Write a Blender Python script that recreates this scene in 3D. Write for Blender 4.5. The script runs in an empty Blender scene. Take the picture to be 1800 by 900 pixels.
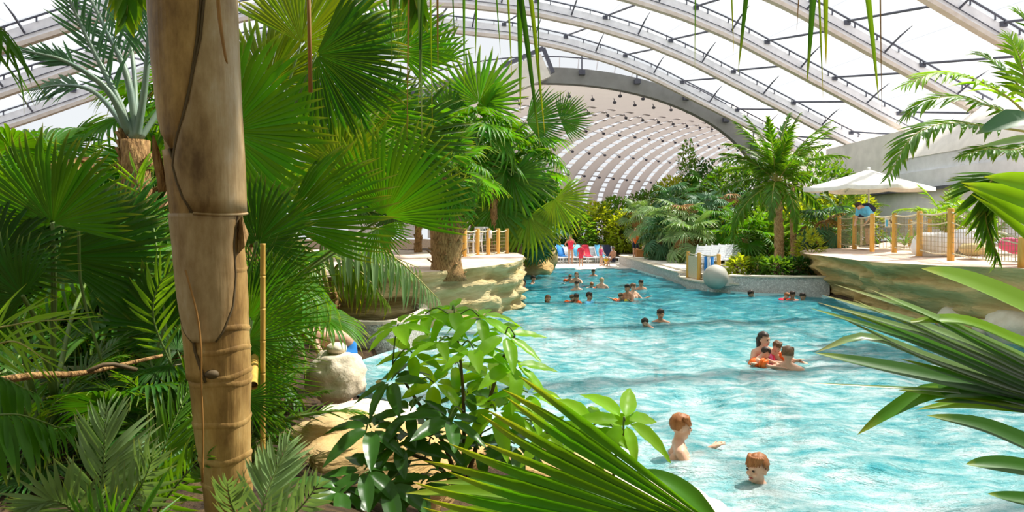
import bpy, bmesh, math, random
import numpy as np
from mathutils import Vector, Matrix, Quaternion
random.seed(7); np.random.seed(7)
V=Vector; PI=math.pi
scene=bpy.context.scene; C=scene.collection
# ---------------------------------------------------------------- camera, sky, sun, exposure
FPX=1150.0; HZ=400.0; CAMH=2.2          # focal length in px (1800 wide), horizon row, eye height above the water
cam=bpy.data.cameras.new('camera'); camo=bpy.data.objects.new('camera',cam); C.objects.link(camo)
camo.location=(0,0,CAMH); camo.rotation_euler=(PI/2,0,0)
cam.sensor_width=36; cam.lens=36*FPX/1800; cam.shift_y=-(450-HZ)/1800; cam.clip_start=.05; cam.clip_end=600
scene.camera=camo
w=bpy.data.worlds.new('sky'); scene.world=w; w.use_nodes=True
bg=w.node_tree.nodes['Background']; bg.inputs[0].default_value=(.93,.965,1,1); bg.inputs[1].default_value=1.0
sun=bpy.data.lights.new('sun','SUN'); suno=bpy.data.objects.new('sun',sun); C.objects.link(suno)
sun.energy=10; sun.angle=.02; sun.color=(1,.95,.84)
SUN_FROM=V((.50,.28,.86)).normalized()
suno.rotation_euler=SUN_FROM.to_track_quat('Z','Y').to_euler(); suno.location=(30,20,50)
vs=scene.view_settings; vs.view_transform='Standard'; vs.look='None'; vs.gamma=1; vs.use_curve_mapping=False
vs.exposure=-0.08
# ---------------------------------------------------------------- helpers
def P(x,y,Y): return V(((x-900)/FPX*Y, Y, CAMH+(HZ-y)/FPX*Y))       # photo pixel -> point at distance Y
def G(x,y,z=0.0):                                                    # photo pixel -> point on the level z
    Y=(CAMH-z)*FPX/(y-HZ); return P(x,y,Y)
WM={}
def link(o,parent=None,M=None):
    C.objects.link(o); M=M or Matrix.Identity(4); o.matrix_basis=M
    if parent is not None:
        o.parent=parent; o.matrix_parent_inverse=WM[parent.name].inverted()
    WM[o.name]=M; return o
def tag(o,label=None,cat=None,group=None,kind=None):
    if label: o['label']=label
    if cat: o['category']=cat
    if group: o['group']=group
    if kind: o['kind']=kind
    return o
def thing(name,label,cat,loc=(0,0,0),group=None,kind=None):
    o=bpy.data.objects.new(name,None); o.empty_display_size=.2
    link(o,None,Matrix.Translation(V(loc))); return tag(o,label,cat,group,kind)
def inst(name,me,parent,M): return link(bpy.data.objects.new(name,me),parent,M)
class MB:
    def __init__(s): s.v=[]; s.f=[]; s.m=[]; s.t=[]
    def add(s,vs,fs,mi=0,t=None):
        b=len(s.v); s.v+= [tuple(p) for p in vs]; s.f+=[tuple(i+b for i in f) for f in fs]; s.m+=[mi]*len(fs)
        s.t+= (t if t is not None else [0.0]*len(vs)); return s
    def box(s,c,size,R=None,mi=0,taper=1.0):
        x,y,z=[q/2 for q in size]; c=V(c)
        pts=[V((a*x*(taper if k>0 else 1),b*y*(taper if k>0 else 1),k*z)) for a in(-1,1) for b in(-1,1) for k in(-1,1)]
        if R is not None: pts=[R@p for p in pts]
        return s.add([p+c for p in pts],[(0,1,3,2),(4,6,7,5),(0,4,5,1),(2,3,7,6),(0,2,6,4),(1,5,7,3)],mi)
    def beam(s,a,b,wd,ht,up=V((0,0,1)),mi=0):
        a=V(a);b=V(b);d=(b-a); L=d.length; d.normalize(); y=up.cross(d)
        if y.length<1e-4: y=V((0,1,0)).cross(d)
        y.normalize(); z=d.cross(y); R=Matrix((d,y,z)).transposed()
        return s.box((a+b)/2,(L,wd,ht),R,mi)
    def tube(s,pts,r,n=8,mi=0,caps=True):
        pts=[V(p) for p in pts]; k=len(pts); rs=r if hasattr(r,'__len__') else [r]*k
        ref=None; vs=[]
        for i,p in enumerate(pts):
            d=(pts[min(i+1,k-1)]-pts[max(i-1,0)]).normalized()
            if ref is None:
                ref=V((0,0,1)) if abs(d.z)<.9 else V((1,0,0))
            x=(ref-d*ref.dot(d)).normalized(); ref=x; y=d.cross(x)
            for j in range(n):
                a=2*PI*j/n; vs.append(p+(x*math.cos(a)+y*math.sin(a))*rs[i])
        fs=[(i*n+j,i*n+(j+1)%n,(i+1)*n+(j+1)%n,(i+1)*n+j) for i in range(k-1) for j in range(n)]
        if caps: fs+=[tuple(range(n))[::-1],tuple(range((k-1)*n,k*n))]
        return s.add(vs,fs,mi,[i/(k-1) for i in range(k) for j in range(n)])
    def ball(s,c,r,nu=16,nv=10,R=None,mi=0,fn=None):
        c=V(c); rr=V(r) if hasattr(r,'__len__') else V((r,r,r)); vs=[V((0,0,-1))]
        for i in range(1,nv):
            a=-PI/2+PI*i/nv
            for j in range(nu):
                b=2*PI*j/nu; vs.append(V((math.cos(a)*math.cos(b),math.cos(a)*math.sin(b),math.sin(a))))
        vs.append(V((0,0,1))); n=len(vs)-1
        fs=[(0,1+(j+1)%nu,1+j) for j in range(nu)]
        for i in range(nv-2):
            for j in range(nu): fs.append((1+i*nu+j,1+i*nu+(j+1)%nu,1+(i+1)*nu+(j+1)%nu,1+(i+1)*nu+j))
        fs+=[(n,1+(nv-2)*nu+j,1+(nv-2)*nu+(j+1)%nu) for j in range(nu)]
        if fn: vs=[fn(p) for p in vs]
        pts=[V((p.x*rr.x,p.y*rr.y,p.z*rr.z)) for p in vs]
        if R is not None: pts=[R@p for p in pts]
        return s.add([p+c for p in pts],fs,mi)
    def lathe(s,c,prof,n=24,mi=0):
        c=V(c); vs=[c+V((r*math.cos(2*PI*j/n),r*math.sin(2*PI*j/n),z)) for r,z in prof for j in range(n)]; k=len(prof)
        fs=[(i*n+j,i*n+(j+1)%n,(i+1)*n+(j+1)%n,(i+1)*n+j) for i in range(k-1) for j in range(n)]
        return s.add(vs,fs,mi)
    def mesh(s,name,mats,smooth=True):
        me=bpy.data.meshes.new(name); me.from_pydata(s.v,[],s.f)
        for m in (mats if isinstance(mats,(list,tuple)) else [mats]): me.materials.append(m)
        if max(s.m,default=0)>0: me.polygons.foreach_set('material_index',s.m)
        if any(s.t):
            a=me.attributes.new('t','FLOAT','POINT'); a.data.foreach_set('value',s.t)
        if smooth: me.polygons.foreach_set('use_smooth',[True]*len(me.polygons))
        me.update(); return me
    def build(s,name,mats,parent=None,smooth=True,label=None):
        o=link(bpy.data.objects.new(name,s.mesh(name,mats,smooth)),parent)
        if label: o['label']=label
        return o
def spline(pts,n):                                                  # Catmull-Rom through pts
    pts=[V(p) for p in pts]; q=[pts[0]*2-pts[1]]+pts+[pts[-1]*2-pts[-2]]; out=[]; k=len(pts)-1
    for i in range(n):
        f=i/(n-1)*k; j=min(int(f),k-1); t=f-j; a,b,c,d=q[j:j+4]
        out.append(.5*((2*b)+(c-a)*t+(2*a-5*b+4*c-d)*t*t+(3*b-a-3*c+d)*t**3))
    return out
def sstep(a,b,x):
    t=min(1,max(0,(x-a)/(b-a))); return t*t*(3-2*t)
def fbm(p,o=4):
    from mathutils import noise
    return noise.fractal(p,1.0,2.0,o)
# ---------------------------------------------------------------- materials (all procedural)
def nodes(name):
    m=bpy.data.materials.new(name); m.use_nodes=True; nt=m.node_tree; b=nt.nodes['Principled BSDF']
    return m,nt,b
def N(nt,t,**kw):
    n=nt.nodes.new(t)
    for k,v in kw.items():
        if k.startswith('i_'):
            key=k[2:]; n.inputs[int(key) if key.isdigit() else key.replace('_',' ')].default_value=v
        else: setattr(n,k,v)
    return n
def noise_ramp(nt,cols,scale,detail=4,stretch=None,obj=False,rough=.55,lo=.3,hi=.7):
    tc=N(nt,'ShaderNodeTexCoord'); src=tc.outputs['Object' if not obj else 'Generated']
    if stretch:
        mp=N(nt,'ShaderNodeMapping'); mp.inputs['Scale'].default_value=stretch; nt.links.new(src,mp.inputs[0]); src=mp.outputs[0]
    nz=N(nt,'ShaderNodeTexNoise'); nz.inputs['Scale'].default_value=scale; nz.inputs['Detail'].default_value=detail; nz.inputs['Roughness'].default_value=rough
    nt.links.new(src,nz.inputs['Vector'])
    r=N(nt,'ShaderNodeValToRGB'); k=len(cols); e=r.color_ramp.elements
    while len(e)<k: e.new(.5)
    for i,c in enumerate(cols): e[i].position=lo+(hi-lo)*i/(k-1); e[i].color=(*c,1)
    nt.links.new(nz.outputs[0],r.inputs[0]); return r,nz
def solid(name,cols,scale=6,rough=.7,bump=0.0,stretch=None,spec=.3,metal=0,bscale=None,bdist=.02):
    m,nt,b=nodes(name); cols=cols if hasattr(cols[0],'__len__') else [tuple(c*.88 for c in cols),tuple(min(1,c*1.1) for c in cols)]
    r,nz=noise_ramp(nt,cols,scale,stretch=stretch); nt.links.new(r.outputs[0],b.inputs['Base Color'])
    b.inputs['Roughness'].default_value=rough; b.inputs['Metallic'].default_value=metal; b.inputs['Specular IOR Level'].default_value=spec
    if bump:
        n2=nz
        if bscale:
            tc=N(nt,'ShaderNodeTexCoord'); n2=N(nt,'ShaderNodeTexNoise'); n2.inputs['Scale'].default_value=bscale; n2.inputs['Detail'].default_value=5
            nt.links.new(tc.outputs['Object'],n2.inputs['Vector'])
        bp=N(nt,'ShaderNodeBump'); bp.inputs['Strength'].default_value=bump; bp.inputs['Distance'].default_value=bdist
        nt.links.new(n2.outputs[0],bp.inputs['Height']); nt.links.new(bp.outputs[0],b.inputs['Normal'])
    return m
def leafmat(name,col,tip=None,trans=.35,tcol=None,rough=.45,var=.35,spec=.28):
    """leaf blade: coloured per object and per leaflet, tips yellowing along attribute t, light passes through"""
    m,nt,b=nodes(name); L=nt.links
    oi=N(nt,'ShaderNodeObjectInfo'); ge=N(nt,'ShaderNodeNewGeometry')
    add=N(nt,'ShaderNodeMath',operation='ADD'); L.new(oi.outputs['Random'],add.inputs[0]); L.new(ge.outputs['Random Per Island'],add.inputs[1])
    mul=N(nt,'ShaderNodeMapRange'); mul.inputs[2].default_value=2.0; mul.inputs[3].default_value=1-var; mul.inputs[4].default_value=1+var
    L.new(add.outputs[0],mul.inputs[0])
    hs=N(nt,'ShaderNodeHueSaturation'); hs.inputs['Color'].default_value=(*col,1); L.new(mul.outputs[0],hs.inputs['Value'])
    h2=N(nt,'ShaderNodeMapRange'); h2.inputs[3].default_value=.485; h2.inputs[4].default_value=.512; L.new(ge.outputs['Random Per Island'],h2.inputs[0]); L.new(h2.outputs[0],hs.inputs['Hue'])
    at=N(nt,'ShaderNodeAttribute',attribute_name='t'); mr=N(nt,'ShaderNodeMapRange'); mr.inputs[1].default_value=.82; mr.inputs[2].default_value=1.02; L.new(at.outputs['Fac'],mr.inputs[0])
    mx=N(nt,'ShaderNodeMix',data_type='RGBA'); L.new(mr.outputs[0],mx.inputs[0]); L.new(hs.outputs[0],mx.inputs[6])
    mx.inputs[7].default_value=(*(tip or tuple(min(1,c*1.5) for c in col)),1)
    L.new(mx.outputs[2],b.inputs['Base Color']); b.inputs['Roughness'].default_value=rough; b.inputs['Specular IOR Level'].default_value=spec
    tr=N(nt,'ShaderNodeBsdfTranslucent'); tm=N(nt,'ShaderNodeMix',data_type='RGBA',blend_type='MULTIPLY'); tm.inputs[0].default_value=1
    L.new(mx.outputs[2],tm.inputs[6]); tm.inputs[7].default_value=(*(tcol or (2.6,2.0,.4)),1); L.new(tm.outputs[2],tr.inputs[0])
    ms=N(nt,'ShaderNodeMixShader'); ms.inputs[0].default_value=trans; L.new(b.outputs[0],ms.inputs[1]); L.new(tr.outputs[0],ms.inputs[2])
    L.new(ms.outputs[0],nt.nodes['Material Output'].inputs[0]); return m
M={}
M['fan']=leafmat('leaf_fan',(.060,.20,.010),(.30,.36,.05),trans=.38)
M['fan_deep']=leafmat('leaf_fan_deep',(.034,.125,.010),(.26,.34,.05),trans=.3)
M['fan_yellow']=leafmat('leaf_fan_yellow',(.14,.25,.014),(.42,.36,.06),trans=.4)
M['silver']=leafmat('leaf_silver',(.21,.32,.125),(.36,.32,.12),trans=.22,rough=.28,tcol=(1.5,1.6,.6))
M['blue']=leafmat('leaf_blue',(.07,.175,.078),(.2,.25,.08),trans=.2,tcol=(1.4,1.6,.7))
M['feather']=leafmat('leaf_feather',(.072,.19,.012),(.28,.30,.05),trans=.35,rough=.32)
M['lime']=leafmat('leaf_lime',(.22,.40,.028),(.4,.42,.05),trans=.5,tcol=(1.8,1.7,.4))
M['bush']=leafmat('leaf_bush',(.045,.14,.018),(.045,.14,.018),trans=.36,rough=.3,spec=.4)
M['bush_lime']=leafmat('leaf_bush_lime',(.22,.44,.02),(.24,.44,.02),trans=.55,rough=.35,tcol=(1.9,1.8,.4))
M['shrub']=leafmat('leaf_shrub',(.09,.22,.03),trans=.35,var=.5)
M['shrub_yellow']=leafmat('leaf_shrub_yellow',(.26,.36,.035),trans=.4,var=.45)
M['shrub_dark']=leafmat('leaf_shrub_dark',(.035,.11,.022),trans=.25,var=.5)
M['dry']=leafmat('leaf_dry',(.33,.19,.06),(.3,.17,.05),trans=.15,tcol=(1.2,1,.6),rough=.6)
M['stem']=solid('stem_green',(.13,.2,.045),8,.5)
M['stem_yellow']=solid('stem_yellow',(.36,.33,.08),8,.45)
M['stem_blue']=solid('stem_blue',[(.13,.21,.17),(.24,.31,.22)],5,.45)
M['stem_dry']=solid('stem_dry',(.34,.17,.045),12,.6)
M['twig']=solid('twig',(.11,.075,.035),12,.7)
M['bark']=solid('bark_fibre',[(.12,.06,.02),(.34,.19,.07),(.48,.3,.12)],5,.85,.8,stretch=(9,9,2.5),bdist=.05)
M['bark_grey']=solid('bark_grey',[(.2,.15,.1),(.42,.33,.23)],4,.8,.5,stretch=(3,3,12))
M['bark_pale']=solid('bark_pale_fibre',[(.24,.13,.05),(.5,.33,.15),(.66,.48,.26)],5,.85,.6,stretch=(9,9,2.5),bdist=.04)
M['bamboo']=solid('bamboo',[(.5,.29,.05),(.68,.45,.11)],6,.5,stretch=(4,4,.7))
M['post']=solid('post_wood',[(.62,.32,.05),(.78,.47,.12)],5,.6,.2,stretch=(8,8,.8))
M['rope']=solid('rope',(.68,.6,.42),30,.8)
M['soil']=solid('soil',[(.018,.011,.006),(.06,.036,.018),(.12,.075,.03)],7,.95,.8,bscale=30,bdist=.05)
M['stone_pale']=solid('stone_pale',[(.62,.52,.38),(.82,.74,.60)],3,.8,.5,bscale=14,bdist=.03)
M['white_paint']=solid('white_paint',(.82,.82,.82),3,.5)
M['white_plastic']=solid('white_plastic',(.80,.82,.85),3,.35)
M['grey_dark']=solid('steel_dark',(.10,.105,.14),5,.45)
M['net']=solid('net_cord',(.34,.27,.14),30,.8)
# ================================================================ SETTING
# ---- materials of the setting
def cellmat(name,cols,scale,joint,bump=.6):
    m,nt,b=nodes(name); L=nt.links; tc=N(nt,'ShaderNodeTexCoord')
    vo=N(nt,'ShaderNodeTexVoronoi'); vo.inputs['Scale'].default_value=scale; L.new(tc.outputs['Object'],vo.inputs['Vector'])
    r=N(nt,'ShaderNodeValToRGB'); e=r.color_ramp.elements
    while len(e)<len(cols): e.new(.5)
    for i,c in enumerate(cols): e[i].position=i/(len(cols)-1); e[i].color=(*c,1)
    L.new(vo.outputs['Color'],r.inputs[0])
    v2=N(nt,'ShaderNodeTexVoronoi',feature='DISTANCE_TO_EDGE'); v2.inputs['Scale'].default_value=scale; L.new(tc.outputs['Object'],v2.inputs['Vector'])
    mr=N(nt,'ShaderNodeMapRange'); mr.inputs[1].default_value=.02; mr.inputs[2].default_value=.09; L.new(v2.outputs['Distance'],mr.inputs[0])
    mx=N(nt,'ShaderNodeMix',data_type='RGBA'); mx.inputs[6].default_value=(*joint,1); L.new(mr.outputs[0],mx.inputs[0]); L.new(r.outputs[0],mx.inputs[7])
    L.new(mx.outputs[2],b.inputs['Base Color']); b.inputs['Roughness'].default_value=.6
    bp=N(nt,'ShaderNodeBump'); bp.inputs['Strength'].default_value=bump; bp.inputs['Distance'].default_value=.02; L.new(mr.outputs[0],bp.inputs['Height']); L.new(bp.outputs[0],b.inputs['Normal'])
    return m
M['pebble']=cellmat('pebble_mosaic',[(.34,.31,.25),(.56,.53,.46),(.70,.67,.60)],22,(.25,.23,.19))
M['pebble_pale']=cellmat('pebble_mosaic_pale',[(.48,.47,.44),(.66,.64,.60),(.78,.76,.72)],16,(.42,.40,.37))
def stratamat(name,cols,zs=3.4,bump=1.0):
    m,nt,b=nodes(name); L=nt.links
    r,nz=noise_ramp(nt,cols,1.0,detail=8,stretch=(.5,.5,zs),rough=.62,lo=.28,hi=.72); L.new(r.outputs[0],b.inputs['Base Color'])
    b.inputs['Roughness'].default_value=.85; b.inputs['Specular IOR Level'].default_value=.2
    tc=N(nt,'ShaderNodeTexCoord'); n2=N(nt,'ShaderNodeTexNoise'); n2.inputs['Scale'].default_value=7; n2.inputs['Detail'].default_value=6
    mp=N(nt,'ShaderNodeMapping'); mp.inputs['Scale'].default_value=(.6,.6,2.5); L.new(tc.outputs['Object'],mp.inputs[0]); L.new(mp.outputs[0],n2.inputs['Vector'])
    bp=N(nt,'ShaderNodeBump'); bp.inputs['Strength'].default_value=bump; bp.inputs['Distance'].default_value=.05; L.new(n2.outputs[0],bp.inputs['Height']); L.new(bp.outputs[0],b.inputs['Normal'])
    return m
M['rock']=stratamat('rock_strata',[(.30,.19,.055),(.54,.38,.15),(.70,.52,.24),(.44,.31,.10)])
M['rock_pale']=stratamat('rock_strata_pale',[(.28,.19,.06),(.46,.35,.15),(.62,.51,.28),(.38,.28,.10)])
M['rock_warm']=stratamat('rock_warm',[(.38,.21,.07),(.55,.35,.14),(.70,.52,.29)],1.2)
M['sand']=solid('terrace_sand',[(.60,.42,.32),(.78,.62,.52)],4,.9,.3)
M['beach']=solid('beach',[(.66,.60,.52),(.80,.75,.68)],3,.9,.1)
M['rib_web']=solid('rib_web',(.88,.87,.92),2,.5)
M['rib_chord']=solid('rib_chord',[(.62,.53,.47),(.74,.66,.60)],3,.6)
M['wall_grey']=solid('wall_grey',(.78,.79,.83),1.5,.7)
M['wall_grey2']=solid('wall_grey_low',(.82,.83,.87),1.5,.7)
M['cream']=solid('cream_render',(.88,.83,.77),1.5,.7)
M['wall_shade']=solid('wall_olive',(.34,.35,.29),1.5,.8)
M['fascia']=solid('fascia_grey',(.27,.27,.265),1.5,.6)
def film():
    m,nt,b=nodes('roof_film'); L=nt.links
    t=N(nt,'ShaderNodeBsdfTransparent'); t.inputs[0].default_value=(.97,.98,1,1); tr=N(nt,'ShaderNodeBsdfTranslucent'); tr.inputs[0].default_value=(.9,.92,.95,1)
    g=N(nt,'ShaderNodeBsdfGlossy'); g.inputs['Roughness'].default_value=.1
    a=N(nt,'ShaderNodeMixShader'); a.inputs[0].default_value=.16; L.new(t.outputs[0],a.inputs[1]); L.new(tr.outputs[0],a.inputs[2])
    c=N(nt,'ShaderNodeMixShader'); c.inputs[0].default_value=.03; L.new(a.outputs[0],c.inputs[1]); L.new(g.outputs[0],c.inputs[2])
    L.new(c.outputs[0],nt.nodes['Material Output'].inputs[0]); return m
M['film']=film()
def membrane():
    m,nt,b=nodes('roof_membrane'); L=nt.links
    d=N(nt,'ShaderNodeBsdfDiffuse'); d.inputs[0].default_value=(.84,.765,.735,1); tr=N(nt,'ShaderNodeBsdfTranslucent'); tr.inputs[0].default_value=(.84,.755,.725,1)
    a=N(nt,'ShaderNodeMixShader'); a.inputs[0].default_value=.2; L.new(d.outputs[0],a.inputs[1]); L.new(tr.outputs[0],a.inputs[2])
    L.new(a.outputs[0],nt.nodes['Material Output'].inputs[0]); return m
M['membrane']=membrane()

# ---- the glazed vault over the pool: arched ribs across the hall, film panes between them
TH=math.radians(-12); RD=V((math.sin(TH),math.cos(TH),0)); RN=V((math.cos(TH),-math.sin(TH),0)); U0=4.5
PK=[(0,14.12),(4,13.95),(7.5,13.45),(10.7,12.72),(13.5,11.8),(16.2,10.65),(19.5,9.25),(22.5,7.95),(25.7,6.65),(28.5,5.2),(30.5,3.4)]
def prof(u):
    a=abs(u-U0)
    for (x0,z0),(x1,z1) in zip(PK,PK[1:]):
        if a<=x1: return z0+(z1-z0)*(a-x0)/(x1-x0)
    return PK[-1][1]
SP=4.75
def rib_pt(k,u,dz=0): return RD*(40-SP*k)+RN*u+V((0,0,prof(u)+dz))
roof=thing('ceiling',None,None,(0,20,14),kind='structure')
US=[U0-30+60*i/60 for i in range(61)]
def sweep(mb,k,w_,z0,z1,us,mi=0):
    vs=[];n=len(us)
    for u in us:
        for a,b in ((-w_,z0),(w_,z0),(w_,z1),(-w_,z1)): vs.append(rib_pt(k,u,b)+RD*a)
    fs=[(i*4+j,i*4+(j+1)%4,(i+1)*4+(j+1)%4,(i+1)*4+j) for i in range(n-1) for j in range(4)]+[(3,2,1,0),(n*4-4,n*4-3,n*4-2,n*4-1)]
    mb.add(vs,fs,mi)
for k in range(0,9):
    us=[u for u in US if U0-26<=u<=U0+25.8]
    mb=MB(); sweep(mb,k,.14,0,.2,us); chord=mb.build('rib_chord',M['rib_chord'],roof,False)
    mb=MB(); sweep(mb,k,.05,.2,.85,us); mb.build('rib_web',M['rib_web'],roof,False)
    mb=MB(); mb.tube([rib_pt(k,u,1.02)-RD*.12 for u in us],.045,6); mb.tube([rib_pt(k,u,.42)-RD*.10 for u in us],.022,5)
    for i in range(44):
        u=U0-25+i*1.16; mb.beam(rib_pt(k,u,.8)-RD*.1,rib_pt(k,u,1.06)-RD*.1,.05,.05)
    mb.build('cable_rail',M['grey_dark'],roof,False)
    if k<8:
        mb=None
        for i in range(13):
            u=U0-24.5+i*4.0+(k%2)*.9
            mb=MB(); mb.tube([rib_pt(k,u,.95),rib_pt(k+1,u,.08)],.055,6); mb.box(rib_pt(k,u,.86),(.28,.28,.2)); mb.build('strut',M['grey_dark'],roof,False)
            u2=u+2.0; mb=MB(); mb.tube([rib_pt(k,u2,.5),rib_pt(k,u2,.98)-RD*.9,rib_pt(k,u2,1.25)-RD*1.6],[.05,.045,.015],5); mb.build('bracket',M['grey_dark'],roof,False)
        for i in range(15):
            ua=U0-26+i*52/15; ub=ua+52/15-.06; vs=[]; n=6
            for j in range(n+1):
                u=ua+(ub-ua)*j/n; b=.25*math.sin(PI*j/n)
                vs+= [rib_pt(k,u,1.14)-RD*.1, rib_pt(k,u,1.14+b)-RD*(SP/2), rib_pt(k,u,1.14)-RD*(SP-.16)]
            mb=MB(); mb.add(vs,[(j*3+q,j*3+q+1,j*3+q+4,j*3+q+3) for j in range(n) for q in (0,1)]); mb.build('roof_pane',M['film'],roof)

# ---- the lower membrane vault beyond, turning to the right
def arch2(s):
    L=lambda a,b:a+(b-a)*s
    return V((L(3.04,42.7),L(44,82.3),0)),L(14.38,20),L(4.5,4.0),L(11.84,15.2),L(-.126,.362)
def a2pt(s,ph,off=0):
    c,W_,zs,zt,th=arch2(s); n=V((math.cos(th),-math.sin(th),0))
    if ph<0: return c+n*(-W_)+V((0,0,zs+ph*6))
    if ph>PI: return c+n*W_+V((0,0,zs-(ph-PI)*6))
    return c+n*(-(W_+off)*math.cos(ph))+V((0,0,zs+(zt-zs+off)*math.sin(ph)))
vault=thing('ceiling_far',None,None,(10,60,11),kind='structure')
edges=[0.0]+[.394-.051*j for j in range(6,-1,-1)]+[.394+.051*j for j in range(1,24)]
PH=[-.5+(PI+1.0)*i/72 for i in range(73)]
for i in range(len(edges)-1):
    s0,s1=edges[i],edges[i+1]; wd=s1-s0; vs=[]
    for ph in PH:
        gap=.34*(1-sstep(.8,1.2,ph)); vs+= [a2pt(s0+wd*gap*.5,ph),a2pt(s0+wd*.5,ph,-.12),a2pt(s1-wd*gap*.5,ph)]
    mb=MB(); mb.add(vs,[(j*3+q,j*3+q+1,j*3+q+4,j*3+q+3) for j in range(72) for q in (0,1)]); mb.build('membrane_panel',M['membrane'],vault)
    if 0<i:
        mb=MB(); g=(edges[i+1]-edges[i])*.2
        for j in range(26):
            ph=-.2+j*.055
            mb.beam(a2pt(s0-g,ph,.05),a2pt(s0+g,ph,.05),.22,.12)
        mb.build('slit_bar',M['rib_web'],vault,False)
        mb=MB()
        for j in range(7):
            ph=.35+j*.26; mb.ball(a2pt(s0+wd*.1,ph,-.35),(.16,.16,.12),8,6); mb.beam(a2pt(s0+wd*.1,ph,-.3),a2pt(s0+wd*.1,ph,.1),.05,.05)
        mb.build('ceiling_spot',M['grey_dark'],vault)
# grey front edge of that vault with its posts
vs=[]; PF=[-.4+(PI+.8)*i/60 for i in range(61)]
c0=arch2(0)[0]
for ph in PF:
    for off,dy in ((0,-.35),(1.05,-.35),(1.05,.25),(0,.25)):
        q=a2pt(0,ph,off) if 0<=ph<=PI else a2pt(0,ph)+V(((-off if ph<0 else off),0,0)); vs.append(q+V((0,dy,0)))
mb=MB(); mb.add(vs,[(i*4+j,i*4+(j+1)%4,(i+1)*4+(j+1)%4,(i+1)*4+j) for i in range(60) for j in range(4)])
mb.build('front_arch',M['fascia'],vault,False)
for i in range(30):
    ph=.35+i*.082; a=a2pt(0,ph,1.0); mb=MB(); mb.beam(a+V((0,-.2,0)),a2pt(0,ph,1.75)+V((0,-.2,.05)),.07,.07); mb.build('arch_post',M['rib_web'],vault,False)
mb=MB(); mb.tube([a2pt(0,.3+i*.08,1.75)+V((0,-.2,.05)) for i in range(32)],.05,5); mb.build('arch_rail',M['grey_dark'],vault)
for i in range(8):
    ph=.9+i*.26; a=a2pt(0,ph,.75); mb=MB(); mb.box(a+V((0,-.5,0)),(.4,.4,.3)); mb.beam(a+V((0,-.4,.1)),a+V((0,-.4,1.2)),.08,.08); mb.build('floodlight',M['grey_dark'],vault,False)
# cream box beam that closes the arch on its left
mb=MB(); a=P(955,118,43.2); b=P(880,150,42.6); mb.beam(a,b,1.2,1.6); mb.build('box_beam',M['cream'],vault,False)
mb=MB(); mb.beam(P(955,85,43.0),P(972,128,43.0),.25,.25); mb.beam(P(955,85,43.0),P(880,118,42.6),.3,.25); mb.build('box_beam_edge',M['grey_dark'],vault,False)

# ---- ground: banks all round the pool, soil
POOL=[(-2.0,8.7),(-2.46,10.5),(-2.1,11.4),(-1.7,12.6),(-2.4,15),(-.5,17.0),(.15,18.2),(.3,27.5),(.3,33),(3.1,37.5),(6.3,37.5),(6.45,30),(6.6,25.3),(6.75,22.6),(8,21.4),(9.9,20.9),(9.3,17),(9.6,14.7),(10.2,12),(11,8),(11.5,3.7),(5,3.6),(2.6,4.2),(1.75,4.85),(.9,5.5),(0,6.4),(-.9,7.3)]
def pool_dist(X,Y):
    X=np.asarray(X,float);Y=np.asarray(Y,float); d=np.full(X.shape,1e9); ins=np.zeros(X.shape,bool)
    n=len(POOL)
    for i in range(n):
        ax,ay=POOL[i]; bx,by=POOL[(i+1)%n]; ex,ey=bx-ax,by-ay
        t=np.clip(((X-ax)*ex+(Y-ay)*ey)/(ex*ex+ey*ey),0,1); d=np.minimum(d,np.hypot(X-ax-t*ex,Y-ay-t*ey))
        c=((ay>Y)!=(by>Y))&(X<(bx-ax)*(Y-ay)/(by-ay+1e-12)+ax); ins^=c
    return np.where(ins,-d,d)
def ground_z(x,y):
    d=pool_dist(x,y); d=np.asarray(d)
    lf=np.where((np.asarray(x)<1.2)&(np.asarray(y)<16),1.0,.55)
    z=.06+lf*np.clip((d-1.3)*.42,0,.88)+.05*np.clip(d,0,1)
    z=z+.05*np.sin(np.asarray(x)*2.3+np.asarray(y)*1.1)*np.clip(d,0,1)
    z=np.where((np.asarray(y)>32)&(np.asarray(y)<46)&(np.asarray(x)>-1.5)&(np.asarray(x)<6.6),z-.45,z)
    return np.where(d<-.02,-1.5,np.where(d<.15,-1.5+(z+1.5)*np.clip((d+.02)/.17,0,1),z))
def gz(x,y): return float(ground_z(np.array([x]),np.array([y]))[0])
gx=np.concatenate([np.arange(-34,-8,1.0),np.arange(-8,13,.2),np.arange(13,46,1.0)]); gy=np.concatenate([np.arange(-5,9,.2),np.arange(9,40,.4),np.arange(40,90,1.5)])
GX,GY=np.meshgrid(gx,gy); GZ=ground_z(GX,GY)
me=bpy.data.meshes.new('floor'); nx=len(gx); ny=len(gy)
me.from_pydata(np.c_[GX.ravel(),GY.ravel(),GZ.ravel()].tolist(),[],[(i*nx+j,i*nx+j+1,(i+1)*nx+j+1,(i+1)*nx+j) for i in range(ny-1) for j in range(nx-1)])
me.materials.append(M['soil']); me.polygons.foreach_set('use_smooth',[True]*len(me.polygons))
tag(link(bpy.data.objects.new('floor',me)),kind='structure')

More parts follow.
